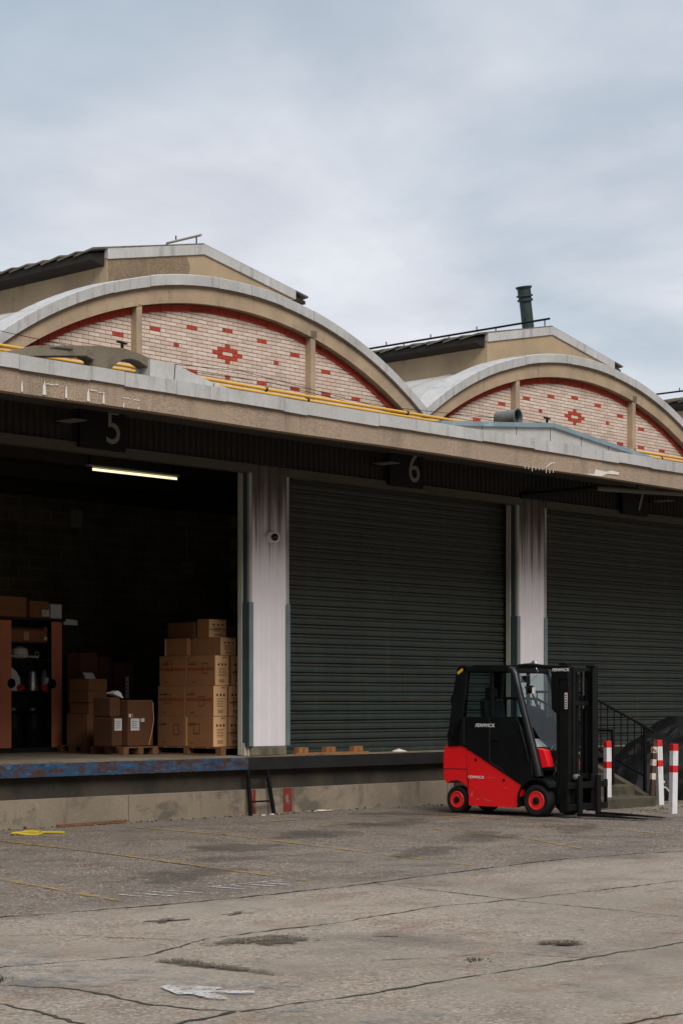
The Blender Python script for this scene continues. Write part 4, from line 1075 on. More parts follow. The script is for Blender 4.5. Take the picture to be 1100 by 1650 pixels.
# ------------------------------------------------------------------ stairs to the dock
o = thing('dock_stairs', 'mossy concrete stairs with black iron railings beside the black tarpaulin', 'stairs', (25.3,-2.98,0))
mb = MB(); SX0, SX1 = 24.35, 25.82
poly = [(-.052, -.02), (-.052, .845), (-1.38, .845)]
for k in range(4):
    z = .845 - .17*(k+1) - .01; y = -1.38 - .4*k
    poly += [(y, z + .005), (y-.4, z + .005)]
poly += [(-2.98, -.02)]
mb.prism(poly, 'x', SX0, SX1, stair_m); mb.build('steps', o, bevel=.018)
mb = MB(); mb.prism([(-1.2,-.02),(-1.2,.80),(-1.38,.80),(-2.55,.28),(-2.80,.14),(-2.80,-.02)], 'x', SX1+.003, SX1+.16, stair_m); mb.build('stringer', o, bevel=.01)
def railing(x, ya, yb, za, zb, flat):
    mb = MB(); mb.tube([(x,yb+2.2,za+.02),(x,yb+1.18,za),(x,yb,zb)] + ([(x,yb-.17,zb-.09)] if not flat else [(x,yb-.32,zb-.005)]), .022, dark_metal, n=8)
    mb.bar((x,yb+1.18,za-.80),(x,yb,zb-.80), .02, .03, dark_metal)
    n = 9
    for i in range(n):
        q = (i+.5)/n; y = yb + 1.18*(1-q); z = za + (zb-za)*q
        mb.bar((x,y,z-.80),(x,y,z), .014, .014, dark_metal)
    for i in range(6): mb.bar((x,yb+1.3+i*.17,.86+.06),(x,yb+1.3+i*.17,za), .014, .014, dark_metal)
    pb = yb if not flat else yb - .32
    mb.bar((x,pb,.17 if not flat else .33),(x,pb,zb+.005), .045, .045, dark_metal); return mb
tag(railing(26.0-.03, 0, -2.66, 1.80, 1.26, False).build('railing', o), 'long black railing on the outer side')
tag(railing(25.42, 0, -2.1, 1.70, 1.20, True).build('railing', o), 'lower black railing ending in a flat return')

# black tarpaulin heap
o = thing('tarp_heap', 'big heap under a black tarpaulin at the right edge by the dock', 'tarpaulin', (28.2,-1.6,0))
mb = MB(); random.seed(21)
def tf(u, v):
    a = 2*PI*v; q = u
    rx = 1.72*(1-q**3)**.5 if q < 1 else 0; ry = .95*(1-q**2.4)**.5 if q < 1 else 0
    h = 1.36*q
    x, y, z = 28.55 + rx*math.cos(a), -1.55 + ry*math.sin(a), h
    slope = max(0, (28.6 - x))*.26; z = max(0, z - slope*q)
    n = mn.noise((x*2.2, y*2.2, z*3))*.12 + mn.noise((x*6, y*6, z*4))*.05 + .05*math.sin(a*9+q*3)*(1-q)
    return (x + n*math.cos(a), y + n*math.sin(a), max(0, z + n*.6*q))
mb.grid(tf, 40, 96, tarp_m); mb.build('tarpaulin', o, smooth=False)
mb = MB(); mb.tube([(26.75,-2.35,.30),(26.8,-2.52,.24),(26.86,-2.56,.15),(26.9,-2.5,.05)], .012, litter_m, n=6); mb.tube([(26.72,-2.3,.42),(26.78,-2.5,.33)], .02, litter_m, n=6); mb.build('tie_rope', o)

# ------------------------------------------------------------------ goods inside the open bay
FL = .8585
def pallet(x0, x1, y0, y1, label, ny=3):
    o = thing('pallet', label, 'pallet', ((x0+x1)/2, (y0+y1)/2, FL), 'wooden pallets under the goods')
    mb = MB(); n = 5
    for i in range(n):
        a = y0 + (y1-y0)*i/n; mb.box(x0, x1, a+.01, a+(y1-y0)/n-.03, FL+.10, FL+.12, pallet_m)
    mb.build('deck', o)
    for xx in (x0, (x0+x1)/2-.05, x1-.10):
        mb = MB(); mb.box(xx, xx+.10, y0+.01, y1-.02, FL, FL+.018, pallet_m)
        for yy in (y0+.01, (y0+y1)/2-.06, y1-.14): mb.box(xx, xx+.10, yy, yy+.12, FL+.0185, FL+.0995, pallet_m)
        mb.build('runner', o, bevel=.004)
    return o
pallet(19.66, 20.75, .50, 2.05, 'wooden pallet under the tall carton stack beside the white jamb')
pallet(18.90, 19.58, 1.80, 2.60, 'wooden pallet under the taped dark parcels in the middle of the bay')
pallet(19.18, 19.86, 3.03, 3.75, 'wooden pallet under the dim boxes beside the cabinet')
def carton(label, x0, x1, y0, y1, z0, z1, m=carton_m, front=None, left=None, group='cartons in the tall stack', tape=True, name='carton'):
    o = thing(name, label, 'box', ((x0+x1)/2, (y0+y1)/2, z0), group)
    mb = MB(); e = .003
    mb.box(x0+e, x1-e, y0+e, y1-e, z0+.001, z1-.001, m)
    h, w_, d_ = z1-z0, x1-x0, y1-y0
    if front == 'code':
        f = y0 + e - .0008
        mb.box(x0+e+.004, x1-e-.004, f-.0005, f+.0006, z0+.006, z1-.006, carton_lit); f -= .0007  # front face painted lighter, as daylight from the opening falls on it
        for i in range(7): mb.box(x0+w_*(.32+i*.055), x0+w_*(.345+i*.055), f-.001, f, z0+h*.10, z0+h*.22, print_m)
        for i in range(3):
            mb.box(x0+w_*(.22+i*.24), x0+w_*(.34+i*.24), f-.001, f, z0+h*.66, z0+h*.74, print_m)
        for i in range(6): mb.box(x0+w_*.25, x0+w_*random.uniform(.6,.82), f-.001, f, z0+h*(.32+i*.05), z0+h*(.335+i*.05), print_m)
        mb.box(x0+w_*.55, x0+w_*.85, f-.001, f, z0+h*.92, z0+h*.945, print_m)
    if left == 'mark':
        f = x0 + e - .0008; q0 = y0 + d_*random.uniform(.2,.55); s_ = d_*.2
        rr = h*.32; zc = z0 + h*random.uniform(.3,.55)
        for a, b in (((q0,zc),(q0+s_,zc)), ((q0,zc+rr),(q0+s_,zc+rr)), ((q0,zc),(q0,zc+rr)), ((q0+s_,zc),(q0+s_,zc+rr))):
            mb.bar((f-.001,a[0],a[1]),(f-.001,b[0],b[1]), .008, .002, print_m, up=(1,0,0))
        q1 = y0 + d_*random.uniform(.62,.7)
        mb.box(f-.001, f, q1, q1+d_*.26, z0+h*.70, z0+h*.73, print_m); mb.box(f-.001, f, q1, q1+d_*.2, z0+h*.76, z0+h*.775, print_m)
        mb.box(f-.001, f, y0+d_*.7, y0+d_*.82, z0+h*.12, z0+h*.14, print_m)
    b = mb.build('carton_body', o, bevel=.008); o.rotation_euler.z = random.uniform(-.016, .016)
    if tape:
        tp = MB(); st_ = MB(); yc = (y0+y1)/2
        tp.box(x0+e-.0012, x1-e+.0012, yc-.025, yc+.025, z1-.003, z1+.0005, tape_m)
        if tape == 'side': st_.box(x0+e-.0025, x0+e-.001, y0+.02, y1-.02, z0+h*.52, z0+h*.60, tape_m)
        if tape == 'edge': st_.box(x0+e-.0025, x0+e-.001, y1-.05, y1-.015, z0+.01, z1-.01, tape_l)
        if tape == 'front': st_.box(x0+.02, x1-.02, y0+e-.0026, y0+e-.0012, z0+h*.42, z0+h*.47, tape_m)
        tp.build('tape', o)
        if st_.v: st_.build('tape_strip', o)
    return o
SX = 19.70; Y0 = .72; z = FL + .122
lay = [('bottom layer', .00), ('second layer', .025), ('third layer', .075)]
for i, (nm, dx) in enumerate(lay):
    h = .455; z1 = z + h
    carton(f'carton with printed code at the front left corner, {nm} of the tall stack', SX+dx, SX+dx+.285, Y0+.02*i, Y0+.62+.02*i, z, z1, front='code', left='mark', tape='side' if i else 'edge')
    carton(f'carton with a square outline mark at the rear left, {nm} of the tall stack', SX+dx, SX+dx+.285, Y0+.63+.02*i, Y0+1.24+.02*i, z, z1, left='mark', tape='side' if i else True)
    carton(f'carton with daylit-painted front half hidden by the white jamb, {nm} of the tall stack', SX+dx+.30, SX+dx+.60, Y0+.01, Y0+.63, z, z1, front='code', tape='front')
    z = z1
carton('carton with daylit-painted printed front, fourth layer of the tall stack by the jamb', SX+.19, SX+.52, Y0+.05, Y0+.68, z, z+.27, front='code', tape=True)
carton('plain dark carton with a pale tape line, fourth layer of the tall stack', SX+.12, SX+.50, Y0+.70, Y0+1.22, z, z+.27, tape='edge')
z4 = z + .271
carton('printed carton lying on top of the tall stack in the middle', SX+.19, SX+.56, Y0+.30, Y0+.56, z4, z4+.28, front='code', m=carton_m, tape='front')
carton('long flat carton lying on top of the tall stack at the rear', SX+.17, SX+.5, Y0+.60, Y0+1.20, z4, z4+.24, tape=True, m=carton_d)
carton('dim plain carton on top of the tall stack nearest the jamb', SX+.60, SX+.9, Y0+.35, Y0+.7, z4, z4+.19, tape=True, m=carton_d)
# middle pallet: film-wrapped parcels
def label_sheet(mb, x0, x1, y, z0, z1):
    mb.box(x0, x1, y-.002, y, z0, z1, paper_m)
    for i in range(4): mb.box(x0+(x1-x0)*.12, x1-(x1-x0)*random.uniform(.12,.4), y-.003, y-.0021, z0+(z1-z0)*(.2+i*.17), z0+(z1-z0)*(.25+i*.17), ink_m)
z = FL + .122
def parcel(label, x0, x1, y0, y1, z0, z1, sheets=(), left=(), m=carton_d, group='parcels on the middle pallet'):
    o = thing('parcel', label, 'parcel', ((x0+x1)/2, (y0+y1)/2, z0), group)
    mb = MB(); mb.box(x0, x1, y0, y1, z0+.001, z1-.001, m); mb.build('wrapping', o, bevel=.02)
    if sheets or left:
        q = MB()
        for a, b, c, d in sheets: label_sheet(q, x0+a, x0+b, y0-.001, z0+c, z0+d)
        for a, b, c, d in left: q.box(x0-.003, x0-.001, y0+a, y0+b, z0+c, z0+d, paper_m)
        q.build('paper_label', o)
parcel('large taped brown parcel with a white address sheet on the middle pallet', 19.02, 19.52, 1.85, 2.35, z, z+.70, [(.05,.22,.24,.42),(.25,.32,.37,.42),(.01,.06,.44,.49)], ())
parcel('small dark parcel with a tilted white sheet at the left of the middle pallet', 18.80, 19.0, 1.95, 2.4, z, z+.44, [(.04,.18,.24,.42)], ())
mb = MB(); M = at(18.93,2.05,z+.76) @ Matrix.Rotation(R(20), 4, 'Y'); mb.box(-.10,.10,-.08,.08,-.0,.02,paper_m,M); mb.prism([(-.09,.021),(.09,.021),(.05,.06),(-.02,.075)],'y',-.07,.07,paper_m,M)
parcel('dark parcel under the loose white papers on the middle pallet', 18.80, 19.0, 2.0, 2.4, z+.442, z+.74)
simple('loose_papers', mb, 'loose white papers lying on top of the dark parcel in the middle of the bay', 'paper', (18.93,2.05,z+.74))
mb = MB(); mb.tube([(19.50,1.84,z+.66),(19.51,1.83,z+.4),(19.47,1.83,z+.2),(19.42,1.84,z+.02)], .006, tape_l, n=5); mb.tube([(19.1,1.843,z+.5),(19.12,1.84,z+.3)], .004, tape_l, n=5)
simple('packing_strap', mb, 'shiny packing strap hanging down the large taped parcel', 'strap', (19.5,1.84,z+.3))
# rear pallet beside the cabinet
yb = 3.05
carton('large brown carton at the bottom of the dim pile beside the cabinet', 19.22, 19.62, yb, yb+.5, z, z+.48, m=carton_m, group='dim boxes beside the cabinet')
carton('second carton up in the dim pile beside the cabinet', 19.28, 19.66, yb+.02, yb+.5, z+.481, z+.66, m=carton_m, group='dim boxes beside the cabinet')
carton('third carton up in the dim pile beside the cabinet, under a paper', 19.26, 19.64, yb+.01, yb+.5, z+.661, z+.84, m=carton_m, group='dim boxes beside the cabinet')
carton('fourth carton up in the dim pile beside the cabinet, paper on it', 19.27, 19.63, yb+.02, yb+.5, z+.841, z+1.03, m=carton_m, group='dim boxes beside the cabinet')
mb = MB(); M = at(19.34,yb+.05,z+1.032) @ Matrix.Rotation(R(-40), 4, 'X'); mb.box(-.1,.1,0,.004,0,.12,paper_m,M); simple('folded_sheet', mb, 'folded white sheet propped on the fourth carton beside the cabinet', 'paper', (19.34,yb+.05,z+1.03))
carton('tall dark carton standing behind the others in the dim pile beside the cabinet', 19.55, 19.9, 3.60, 3.95, z, z+1.45, m=carton_d, group='dim boxes beside the cabinet')
parcel('tall dark wrapped bale with white labels behind the cartons', 19.96, 20.3, 3.75, 4.2, FL, z+1.40, [(.06,.14,1.0,1.15),(.17,.25,1.0,1.15)], (), group='dim boxes beside the cabinet')
parcel('dark wrapped bale with a long white slip beside the tall bale', 20.36, 20.75, 3.7, 4.2, FL, z+1.3, [(.2,.27,.85,1.2)], (), group='dim boxes beside the cabinet')

# cabinet
CZ = FL; CY = 4.0
o = thing('storage_cabinet', 'open black storage cabinet with reddish sliding doors pushed to both sides', 'cabinet', (18.88,CY+.22,CZ))
mb = MB()
mb.box(18.24,18.27,CY,CY+.45,CZ,CZ+2.07,cab_black); mb.box(19.49,19.52,CY,CY+.45,CZ,CZ+2.07,cab_black)
mb.box(18.24,19.52,CY+.452,CY+.47,CZ,CZ+2.07,cab_black); mb.box(18.22,19.56,CY-.02,CY+.47,CZ+2.072,CZ+2.11,cab_black); mb.box(18.272,19.488,CY+.02,CY+.45,CZ,CZ+.07,cab_black)
mb.build('carcass', o, bevel=.003)
for zz in (.965, 1.47, 1.73):
    mb = MB(); mb.box(18.275,19.485,CY+.04,CY+.45,CZ+zz-.022,CZ+zz,cab_black); mb.build('shelf', o)
for xa, xb in ((18.275,18.49),(19.28,19.485)):
    mb = MB()
    n = 9
    for i in range(n): mb.box(xa+(xb-xa)*i/n+.0012, xa+(xb-xa)*(i+1)/n-.0012, CY-.012, CY+.0, CZ+.075, CZ+2.06, door_wood)
    d = mb.build('sliding_door', o)
    h = MB(); hx = xb-.005 if xa < 18.5 else xa+.005
    h.lathe([(.075,0),(.075,.012),(.06,.016)], black_plastic, c=(hx, CY-.014, CZ+1.08), axis='y', n=20); h.build('handle', d)
o2 = thing('storage_cabinet', 'plain dark cabinet standing right behind the open one', 'cabinet', (19.75,CY+.3,CZ))
mb = MB(); mb.box(19.57,19.95,CY+.05,CY+.5,CZ,CZ+2.02,cab_black); mb.build('carcass', o2, bevel=.004)
mb = MB(); mb.box(19.60,19.92,CY+.035,CY+.049,CZ+.05,CZ+1.98,cab_black); mb.build('door', o2, bevel=.003)
mb = MB(); mb.prism([(19.58,CZ+2.022),(19.86,CZ+2.022),(19.86,CZ+2.10),(19.60,CZ+2.12)],'y',CY+.06,CY+.3,paper_m); simple('paper_pile', mb, 'grey white pile of paper lying on the plain dark cabinet', 'paper', (19.7,CY+.2,CZ+2.02))
zt = CZ + 2.111
carton('printed brown box on the cabinet top, leftmost of three', 18.26, 18.80, CY+.0, CY+.36, zt, zt+.32, m=carton_m, group='boxes on the cabinet', tape='front')
o = carton('brown box with a white sticker on the cabinet top, middle of three', 18.86, 19.24, CY+.0, CY+.34, zt, zt+.27, m=carton_m, group='boxes on the cabinet')
mb = MB(); label_sheet(mb, 19.10, 19.235, CY+.001, zt+.03, zt+.13); mb.build('sticker', o)
carton('white box on the cabinet top, rightmost of three', 19.28, 19.50, CY+.0, CY+.3, zt, zt+.23, m=paper_m, group='boxes on the cabinet', tape=False)
# contents of the cabinet
mb = MB(); M = at(18.9,CY+.2,CZ+1.731); mb.box(-.36,.30,-.12,.12,0,.19,carton_m,M); mb.prism([(-.36,.191),(.25,.191),(.28,.215),(-.30,.23)],'y',-.12,.12,carton_d,M); mb.box(.31,.38,-.1,.1,0,.24,carton_m,M); mb.box(.315,.375,-.1015,-.1,.04,.09,paper_m,M); mb.box(-.1,.0,-.124,-.121,.03,.16,tape_l,M)
simple('torn_carton', mb, 'torn open brown carton on the top shelf of the cabinet', 'box', (18.9,CY+.2,CZ+1.73))
mb = MB(); mb.lathe([(.02,0),(.10,.01),(.14,.07),(.12,.15),(.05,.19),(.02,.195)], litter_m, c=(18.78,CY+.16,CZ+1.471), n=16); simple('white_bundle', mb, 'pinkish white rolled bundle on the second shelf of the cabinet', 'bundle', (18.78,CY+.16,CZ+1.47), smooth=True)
mb = MB()
for k in range(4): mb.tube([(18.52+i*.05, CY+.06+.02*math.sin(i*1.3+k), CZ+1.485+abs(.03*math.sin(i*.7+k))) for i in range(12)], .006, litter_m, n=5)
simple('white_cables', mb, 'loose white cables lying along the second shelf of the cabinet', 'cable', (18.8,CY+.06,CZ+1.47))
mb = MB(); mb.tube([(19.06+.035*math.cos(k*.5), CY+.08, CZ+1.53+.055*math.sin(k*.5)) for k in range(14)], .008, yellow_strap, n=5); simple('yellow_ring', mb, 'small yellow ring standing on the second shelf of the cabinet', 'tape', (19.06,CY+.08,CZ+1.47))
mb = MB(); mb.prism([(18.50,CZ+.966),(18.72,CZ+.966),(18.70,CZ+1.16),(18.64,CZ+1.26),(18.50,CZ+1.36)],'y',CY+.05,CY+.07,paper_m); simple('paper_bag', mb, 'crumpled white bag on the third shelf of the cabinet at the left', 'bag', (18.6,CY+.06,CZ+.97))
mb = MB(); mb.lathe([(.02,0),(.07,.01),(.08,.05),(.05,.09),(.015,.1)], red_cloth, c=(18.71,CY+.06,CZ+.967), n=12); simple('red_cloth', mb, 'bright red cloth beside the white bag in the cabinet', 'cloth', (18.71,CY+.06,CZ+.97), smooth=True)
ob = thing('kettle', 'shiny silver kettle with a black handle on the third cabinet shelf', 'kettle', (19.0,CY+.12,CZ+.967))
mb = MB(); mb.lathe([(.085,0),(.09,.02),(.075,.22),(.06,.30),(.02,.325)], silver, c=(19.0,CY+.12,CZ+.967), n=20); mb.build('kettle_body', ob, smooth=True)
mb = MB(); mb.tube([(19.07,CY+.11,CZ+1.25),(19.14,CY+.11,CZ+1.24),(19.15,CY+.11,CZ+1.08),(19.09,CY+.11,CZ+1.01)], .012, black_plastic, n=6); mb.build('handle', ob)
ob = thing('bottle', 'blue grey bottle with a red foot on the third cabinet shelf at the right', 'bottle', (19.24,CY+.1,CZ+.967))
mb = MB(); mb.lathe([(.06,.085),(.065,.10),(.065,.24),(.03,.29),(.022,.33)], grey_metal, c=(19.22,CY+.1,CZ+.967), n=16); mb.box(19.185,19.255,CY+.032,CY+.034,CZ+1.08,CZ+1.17,paper_m); mb.build('bottle_body', ob, smooth=True)
mb = MB(); mb.lathe([(.062,0),(.066,.01),(.066,.083)], red_cloth, c=(19.22,CY+.1,CZ+.967), n=16); mb.build('foot', ob, smooth=True)
mb = MB(); mb.lathe([(.03,0),(.12,.02),(.15,.12),(.12,.24),(.04,.3)], black_plastic, c=(18.85,CY+.25,CZ+.967), n=14); simple('black_bag', mb, 'black plastic bag behind the kettle in the cabinet', 'bag', (18.85,CY+.25,CZ+.97), smooth=True)
for i, x in enumerate((18.68,19.06)):
    ob = thing('canister', ('dark canister at the bottom of the cabinet, left one','dark canister at the bottom of the cabinet, right one')[i], 'canister', (x,CY+.2,CZ+.071), 'dark canisters in the cabinet')
    mb = MB(); mb.lathe([(.15,0),(.16,.02),(.16,.28),(.163,.29),(.163,.31),(.16,.32),(.16,.52),(.13,.56),(.06,.58)], black_plastic, c=(x,CY+.2,CZ+.071), n=24); mb.build('drum', ob, smooth=True)
    mb = MB(); mb.lathe([(.06,.581),(.06,.62),(.05,.63)], grey_metal, c=(x,CY+.2,CZ+.071), n=16); mb.build('lid', ob, smooth=True)

# ------------------------------------------------------------------ forklift (local: x forward, y to its left, z up)
fk = thing('forklift', 'red and black forklift truck parked with forks on the ground before the dock', 'forklift', (22.153,-3.418,0), rz=R(-87), world=False)
W0, W1 = 0.0, .98; WC = .49
# counterweight with rounded rear
mb = MB(); prof = [(-1.24,.30),(-1.24,.945),(-1.30,.985),(-1.50,1.045),(-1.60,1.05),(-1.665,1.0),(-1.70,.90),(-1.705,.70),(-1.695,.52),(-1.66,.47)]
arch = [(-1.48+.275*math.cos(a), .215+.275*math.sin(a)) for a in [R(x) for x in (125,105,85,65,45,25,10)]]
mb.prism(prof + arch[:-1] + [(-1.215+.0,.30)], 'y', W0+.02, W1-.02, fork_red); cw = mb.build('counterweight', fk, bevel=.05, seg=4)
mb = MB(); mb.box(-1.71,-1.70,W0+.08,W0+.17,.60,.70,lamp_red); mb.box(-1.709,-1.70,W0+.08,W0+.17,.565,.598,yellow_mark); mb.build('rear_lamp', cw)
mb = MB(); mb.box(-1.69,-1.26,W0+.0175,W0+.0195,.655,.667,crack_red); mb.build('panel_seam', cw)
# red lower side panels with black battery chassis between
for y0, y1 in ((W0+.012, W0+.11), (W1-.11, W1-.012)):
    mb = MB(); mb.prism([(-1.232,.135),(-1.232,.935),(-1.06,.855),(-.30,.455),(-.275,.43),(-.37,.135),(-.39,.125),(-1.21,.125)], 'y', y0, y1, fork_red)
    for x, z in ((-1.10,.80),(-.60,.515)): mb.lathe([(.022,0),(.022,.004),(.012,.005)], lens_m, c=(x, y0-.002 if y0 < .3 else y1+.004, z), axis='y', n=12)
    if y0 < .3:
        for pts in ([(-1.19,.30),(-1.15,.345),(-1.165,.30),(-1.14,.285),(-1.17,.275),(-1.185,.255),(-1.19,.28)], [(-1.10,.225),(-1.05,.232),(-1.02,.222),(-1.06,.218)], [(-.98,.245),(-.86,.21),(-.80,.212),(-.83,.205),(-.90,.208)], [(-.96,.548),(-.83,.553),(-.70,.535),(-.83,.546)], [(-.62,.41),(-.50,.405),(-.56,.40)]):
            mb.add([(a, y0-.0012, b) for a, b in pts], [tuple(range(len(pts)))], scuff_m)
    sp = mb.build('side_panel', fk, bevel=.008)
    if y0 < .3:
        tb = MB(); lettering(tb, 'FENWICK', .058, at(-1.10,y0-.002,.545) @ FACE_S, white_mark, off=.0, shear=.25, sx=1.15); tb.build('lettering', sp)
mb = MB(); mb.prism([(-1.22,.15),(-1.22,1.0),(-.5,.62),(.02,.58),(.05,.2),(-.35,.15)], 'y', W0+.115, W1-.115, fork_black); mb.build('chassis', fk)
# black door panels above the red
for y0, y1, nm in ((W0+.0, W0+.03, 1), (W1-.03, W1-.0, 0)):
    mb = MB(); mb.prism([(-1.56,1.06),(-1.30,1.0),(-1.225,.955),(-.262,.445),(-.10,.56),(.02,.62),(-.06,.88),(-.38,1.43),(-1.32,1.43),(-1.585,1.22)], 'y', y0, y1, fork_black)
    if nm:   # door seams, handle and kick plate
        for a, b in (((-.845,1.42),(-.845,.78)), ((-.845,.78),(-.60,.66)), ((-.10,.60),(-.12,.92)), ((-1.31,1.02),(-1.31,1.42))):
            mb.bar((a[0],y0-.0012,a[1]),(b[0],y0-.0012,b[1]), .010, .002, grey_seam, up=(0,1,0))
        mb.box(-.80,-.68,y0-.022,y0-.006,1.10,1.13,black_plastic); mb.box(-.80,-.785,y0-.006,y0,1.10,1.13,black_plastic); mb.box(-.695,-.68,y0-.006,y0,1.10,1.13,black_plastic)
        mb.tube([(-.30,y0-.02,1.30),(-.19,y0-.03,1.0),(-.15,y0-.02,.80)], .011, black_plastic, n=6)
    dp = mb.build('door_panel', fk, bevel=.006)
    if nm:
        tb = MB(); lettering(tb, 'FENWICK', .072, at(-.93,y0-.003,1.305) @ FACE_S, white_mark, off=.0006, shear=.25, sx=1.1); tb.build('lettering', dp)
# cab frame
mb = MB(); mb.prism([(-1.60,.99),(-1.625,1.16),(-1.59,1.25),(-1.54,1.60),(-1.565,1.66),(-1.545,1.75),(-1.52,1.75),(-1.44,2.13),(-1.40,2.19),(-1.26,2.19),(-1.26,2.08),(-1.33,1.43),(-1.40,1.0)], 'y', W0+.0, W0+.10, fork_black)
mb.prism([(-1.60,.99),(-1.625,1.16),(-1.54,1.60),(-1.44,2.13),(-1.40,2.19),(-1.26,2.19),(-1.26,2.08),(-1.33,1.43),(-1.40,1.0)], 'y', W1-.10, W1, fork_black)
mb.box(-1.60,-1.53,W0+.10,W1-.10,1.0,1.30,fork_black); mb.box(-1.45,-1.38,W0+.1,W1-.1,2.08,2.17,fork_black)
rp = mb.build('rear_pillar', fk, bevel=.015)
mb = MB(); M = at(-1.375,W0-.002,2.10) @ Matrix.Rotation(R(-35),4,'Y'); mb.box(-.055,.055,-.001,.001,-.02,.02,yellow_mark,M); mb.build('sticker', rp)
for y in (W0+.04, W1-.04):
    pts = [(-.52,y,2.125),(-.46,y,2.11),(-.425,y,2.06),(-.36,y,1.82),(-.24,y,1.42),(-.11,y,.98),(-.03,y,.70),(.0,y,.58)]
    mb = MB(); mb.tube(pts, [.05,.052,.054,.054,.056,.06,.062,.06], pillar_m, n=12); mb.build('front_pillar', fk, smooth=True)
for y in (W0+.005, W1-.045):
    mb = MB(); mb.box(-.845,-.80,y,y+.04,1.43,2.10,fork_black); mb.build('door_post', fk)
mb = MB(); mb.box(-1.40,-.50,W0+.0,W0+.075,2.085,2.165,fork_black); mb.box(-1.40,-.50,W1-.075,W1,2.085,2.165,fork_black)
mb.box(-1.38,-.44,W0+.06,W1-.06,2.13,2.165,fork_black)
for y in (.22,.40,.58,.76): mb.bar((-1.3,y,2.18),(-.42,y,2.17), .03, .03, fork_black)
mb.bar((-.46,W0+.05,2.10),(-.46,W1-.05,2.10), .06, .07, fork_black)
mb.build('roof', fk, bevel=.02)
for y in (W0+.022, W1-.026):
    mb = MB(); mb.prism([(-1.32,1.435),(-.85,1.435),(-.85,2.085),(-1.255,2.085)], 'y', y, y+.004, glass_m); mb.build('side_window', fk)
    mb = MB(); mb.prism([(-.795,1.435),(-.29,1.435),(-.44,2.0),(-.50,2.085),(-.795,2.085)], 'y', y, y+.004, glass_m); mb.build('side_window', fk)
mb = MB(); mb.add([(-.42,W0+.08,2.05),(-.42,W1-.08,2.05),(-.075,W1-.08,.98),(-.075,W0+.08,.98)], [(0,1,2,3)], glass_m); mb.build('windscreen', fk)
mb = MB(); mb.add([(-1.42,W0+.1,2.08),(-1.42,W1-.1,2.08),(-1.55,W1-.1,1.30),(-1.55,W0+.1,1.30)], [(0,3,2,1)], glass_m); mb.build('rear_window', fk)
mb = MB(); mb.tube([(-.44,.30,2.02),(-.30,.42,1.62),(-.22,.58,1.38),(-.16,.70,1.17)], .012, black_plastic, n=6); mb.tube([(-.43,.33,2.0),(-.28,.40,1.55)], .007, black_plastic, n=5); mb.box(-.46,-.38,.24,.36,1.93,2.03,black_plastic); mb.build('windscreen_wiper', fk)
# inside the cab
mb = MB(); mb.box(-1.12,-.66,.24,.74,1.02,1.14,seat_m)
mb.prism([(-1.16,1.12),(-1.02,1.12),(-1.10,1.66),(-1.16,1.72),(-1.22,1.66)],'y',.25,.73,seat_m); mb.prism([(-1.20,1.70),(-1.12,1.70),(-1.14,1.86),(-1.20,1.86)],'y',.36,.62,seat_m); mb.build('seat', fk, bevel=.04, seg=3)
mb = MB(); mb.box(-.72,-.55,.70,.90,1.10,1.50,black_plastic); mb.prism([(-.74,1.46),(-.50,1.40),(-.48,1.52),(-.70,1.60)],'y',.68,.92,black_plastic); mb.build('armrest', fk, bevel=.02)
mb = MB(); mb.prism([(-.30,.65),(-.02,.65),(-.06,.98),(-.28,1.08)],'y',W0+.09,W1-.09,black_plastic); mb.build('dashboard', fk, bevel=.015)
mb = MB(); mb.add([(-.10,.10,.995),(-.10,.40,.995),(-.24,.38,1.115),(-.24,.12,1.115)],[(0,1,2,3)],paper_m); mb.build('paper_sheet', fk)
mb = MB(); M = at(-.42,WC,1.24) @ Matrix.Rotation(R(-55),4,'Y')
ring = [(.16*math.cos(2*PI*k/24), .16*math.sin(2*PI*k/24), 0) for k in range(25)]
mb.tube(ring, .014, black_plastic, n=6, M=M); mb.bar((-.155,0,0),(.155,0,0),.03,.012,black_plastic,M); mb.tube([(-.42,WC,1.24),(-.22,WC,1.02)], .03, black_plastic, n=8); mb.build('steering_wheel', fk)
# cowl in front of the cab
for y0, y1, k in ((W0+.07, W0+.22, 0), (W1-.22, W1-.07, 1)):
    mb = MB(); mb.prism([(-.06,.985),(.06,.96),(.12,.80),(.135,.72),(.02,.70)], 'y', y0, y1, fork_red)
    cw2 = mb.build('cowl', fk, bevel=.012)
    if k:
        tb = MB(); lettering(tb, 'FENWICK', .05, at(.095,(y0+y1)/2,.90) @ Matrix.Rotation(R(90),4,'Z') @ Matrix.Rotation(R(75),4,'X'), white_mark, off=.001, shear=.2); tb.build('lettering', cw2)
mb = MB()
for i in range(4): mb.tube([(.02,.30+i*.045,.95),(.06,.31+i*.045,1.02+.01*i)], .011, silver, n=6)
for i in range(3): mb.tube([(.10,.26+i*.06,.72),(.13,.30+i*.06,.83),(.10,.34+i*.06,.93)], .010, silver, n=5)
mb.tube([(.1,.25,.60),(.16,.22,.66),(.17,.24,.76)], .010, silver, n=5); mb.build('hydraulic_fittings', fk)
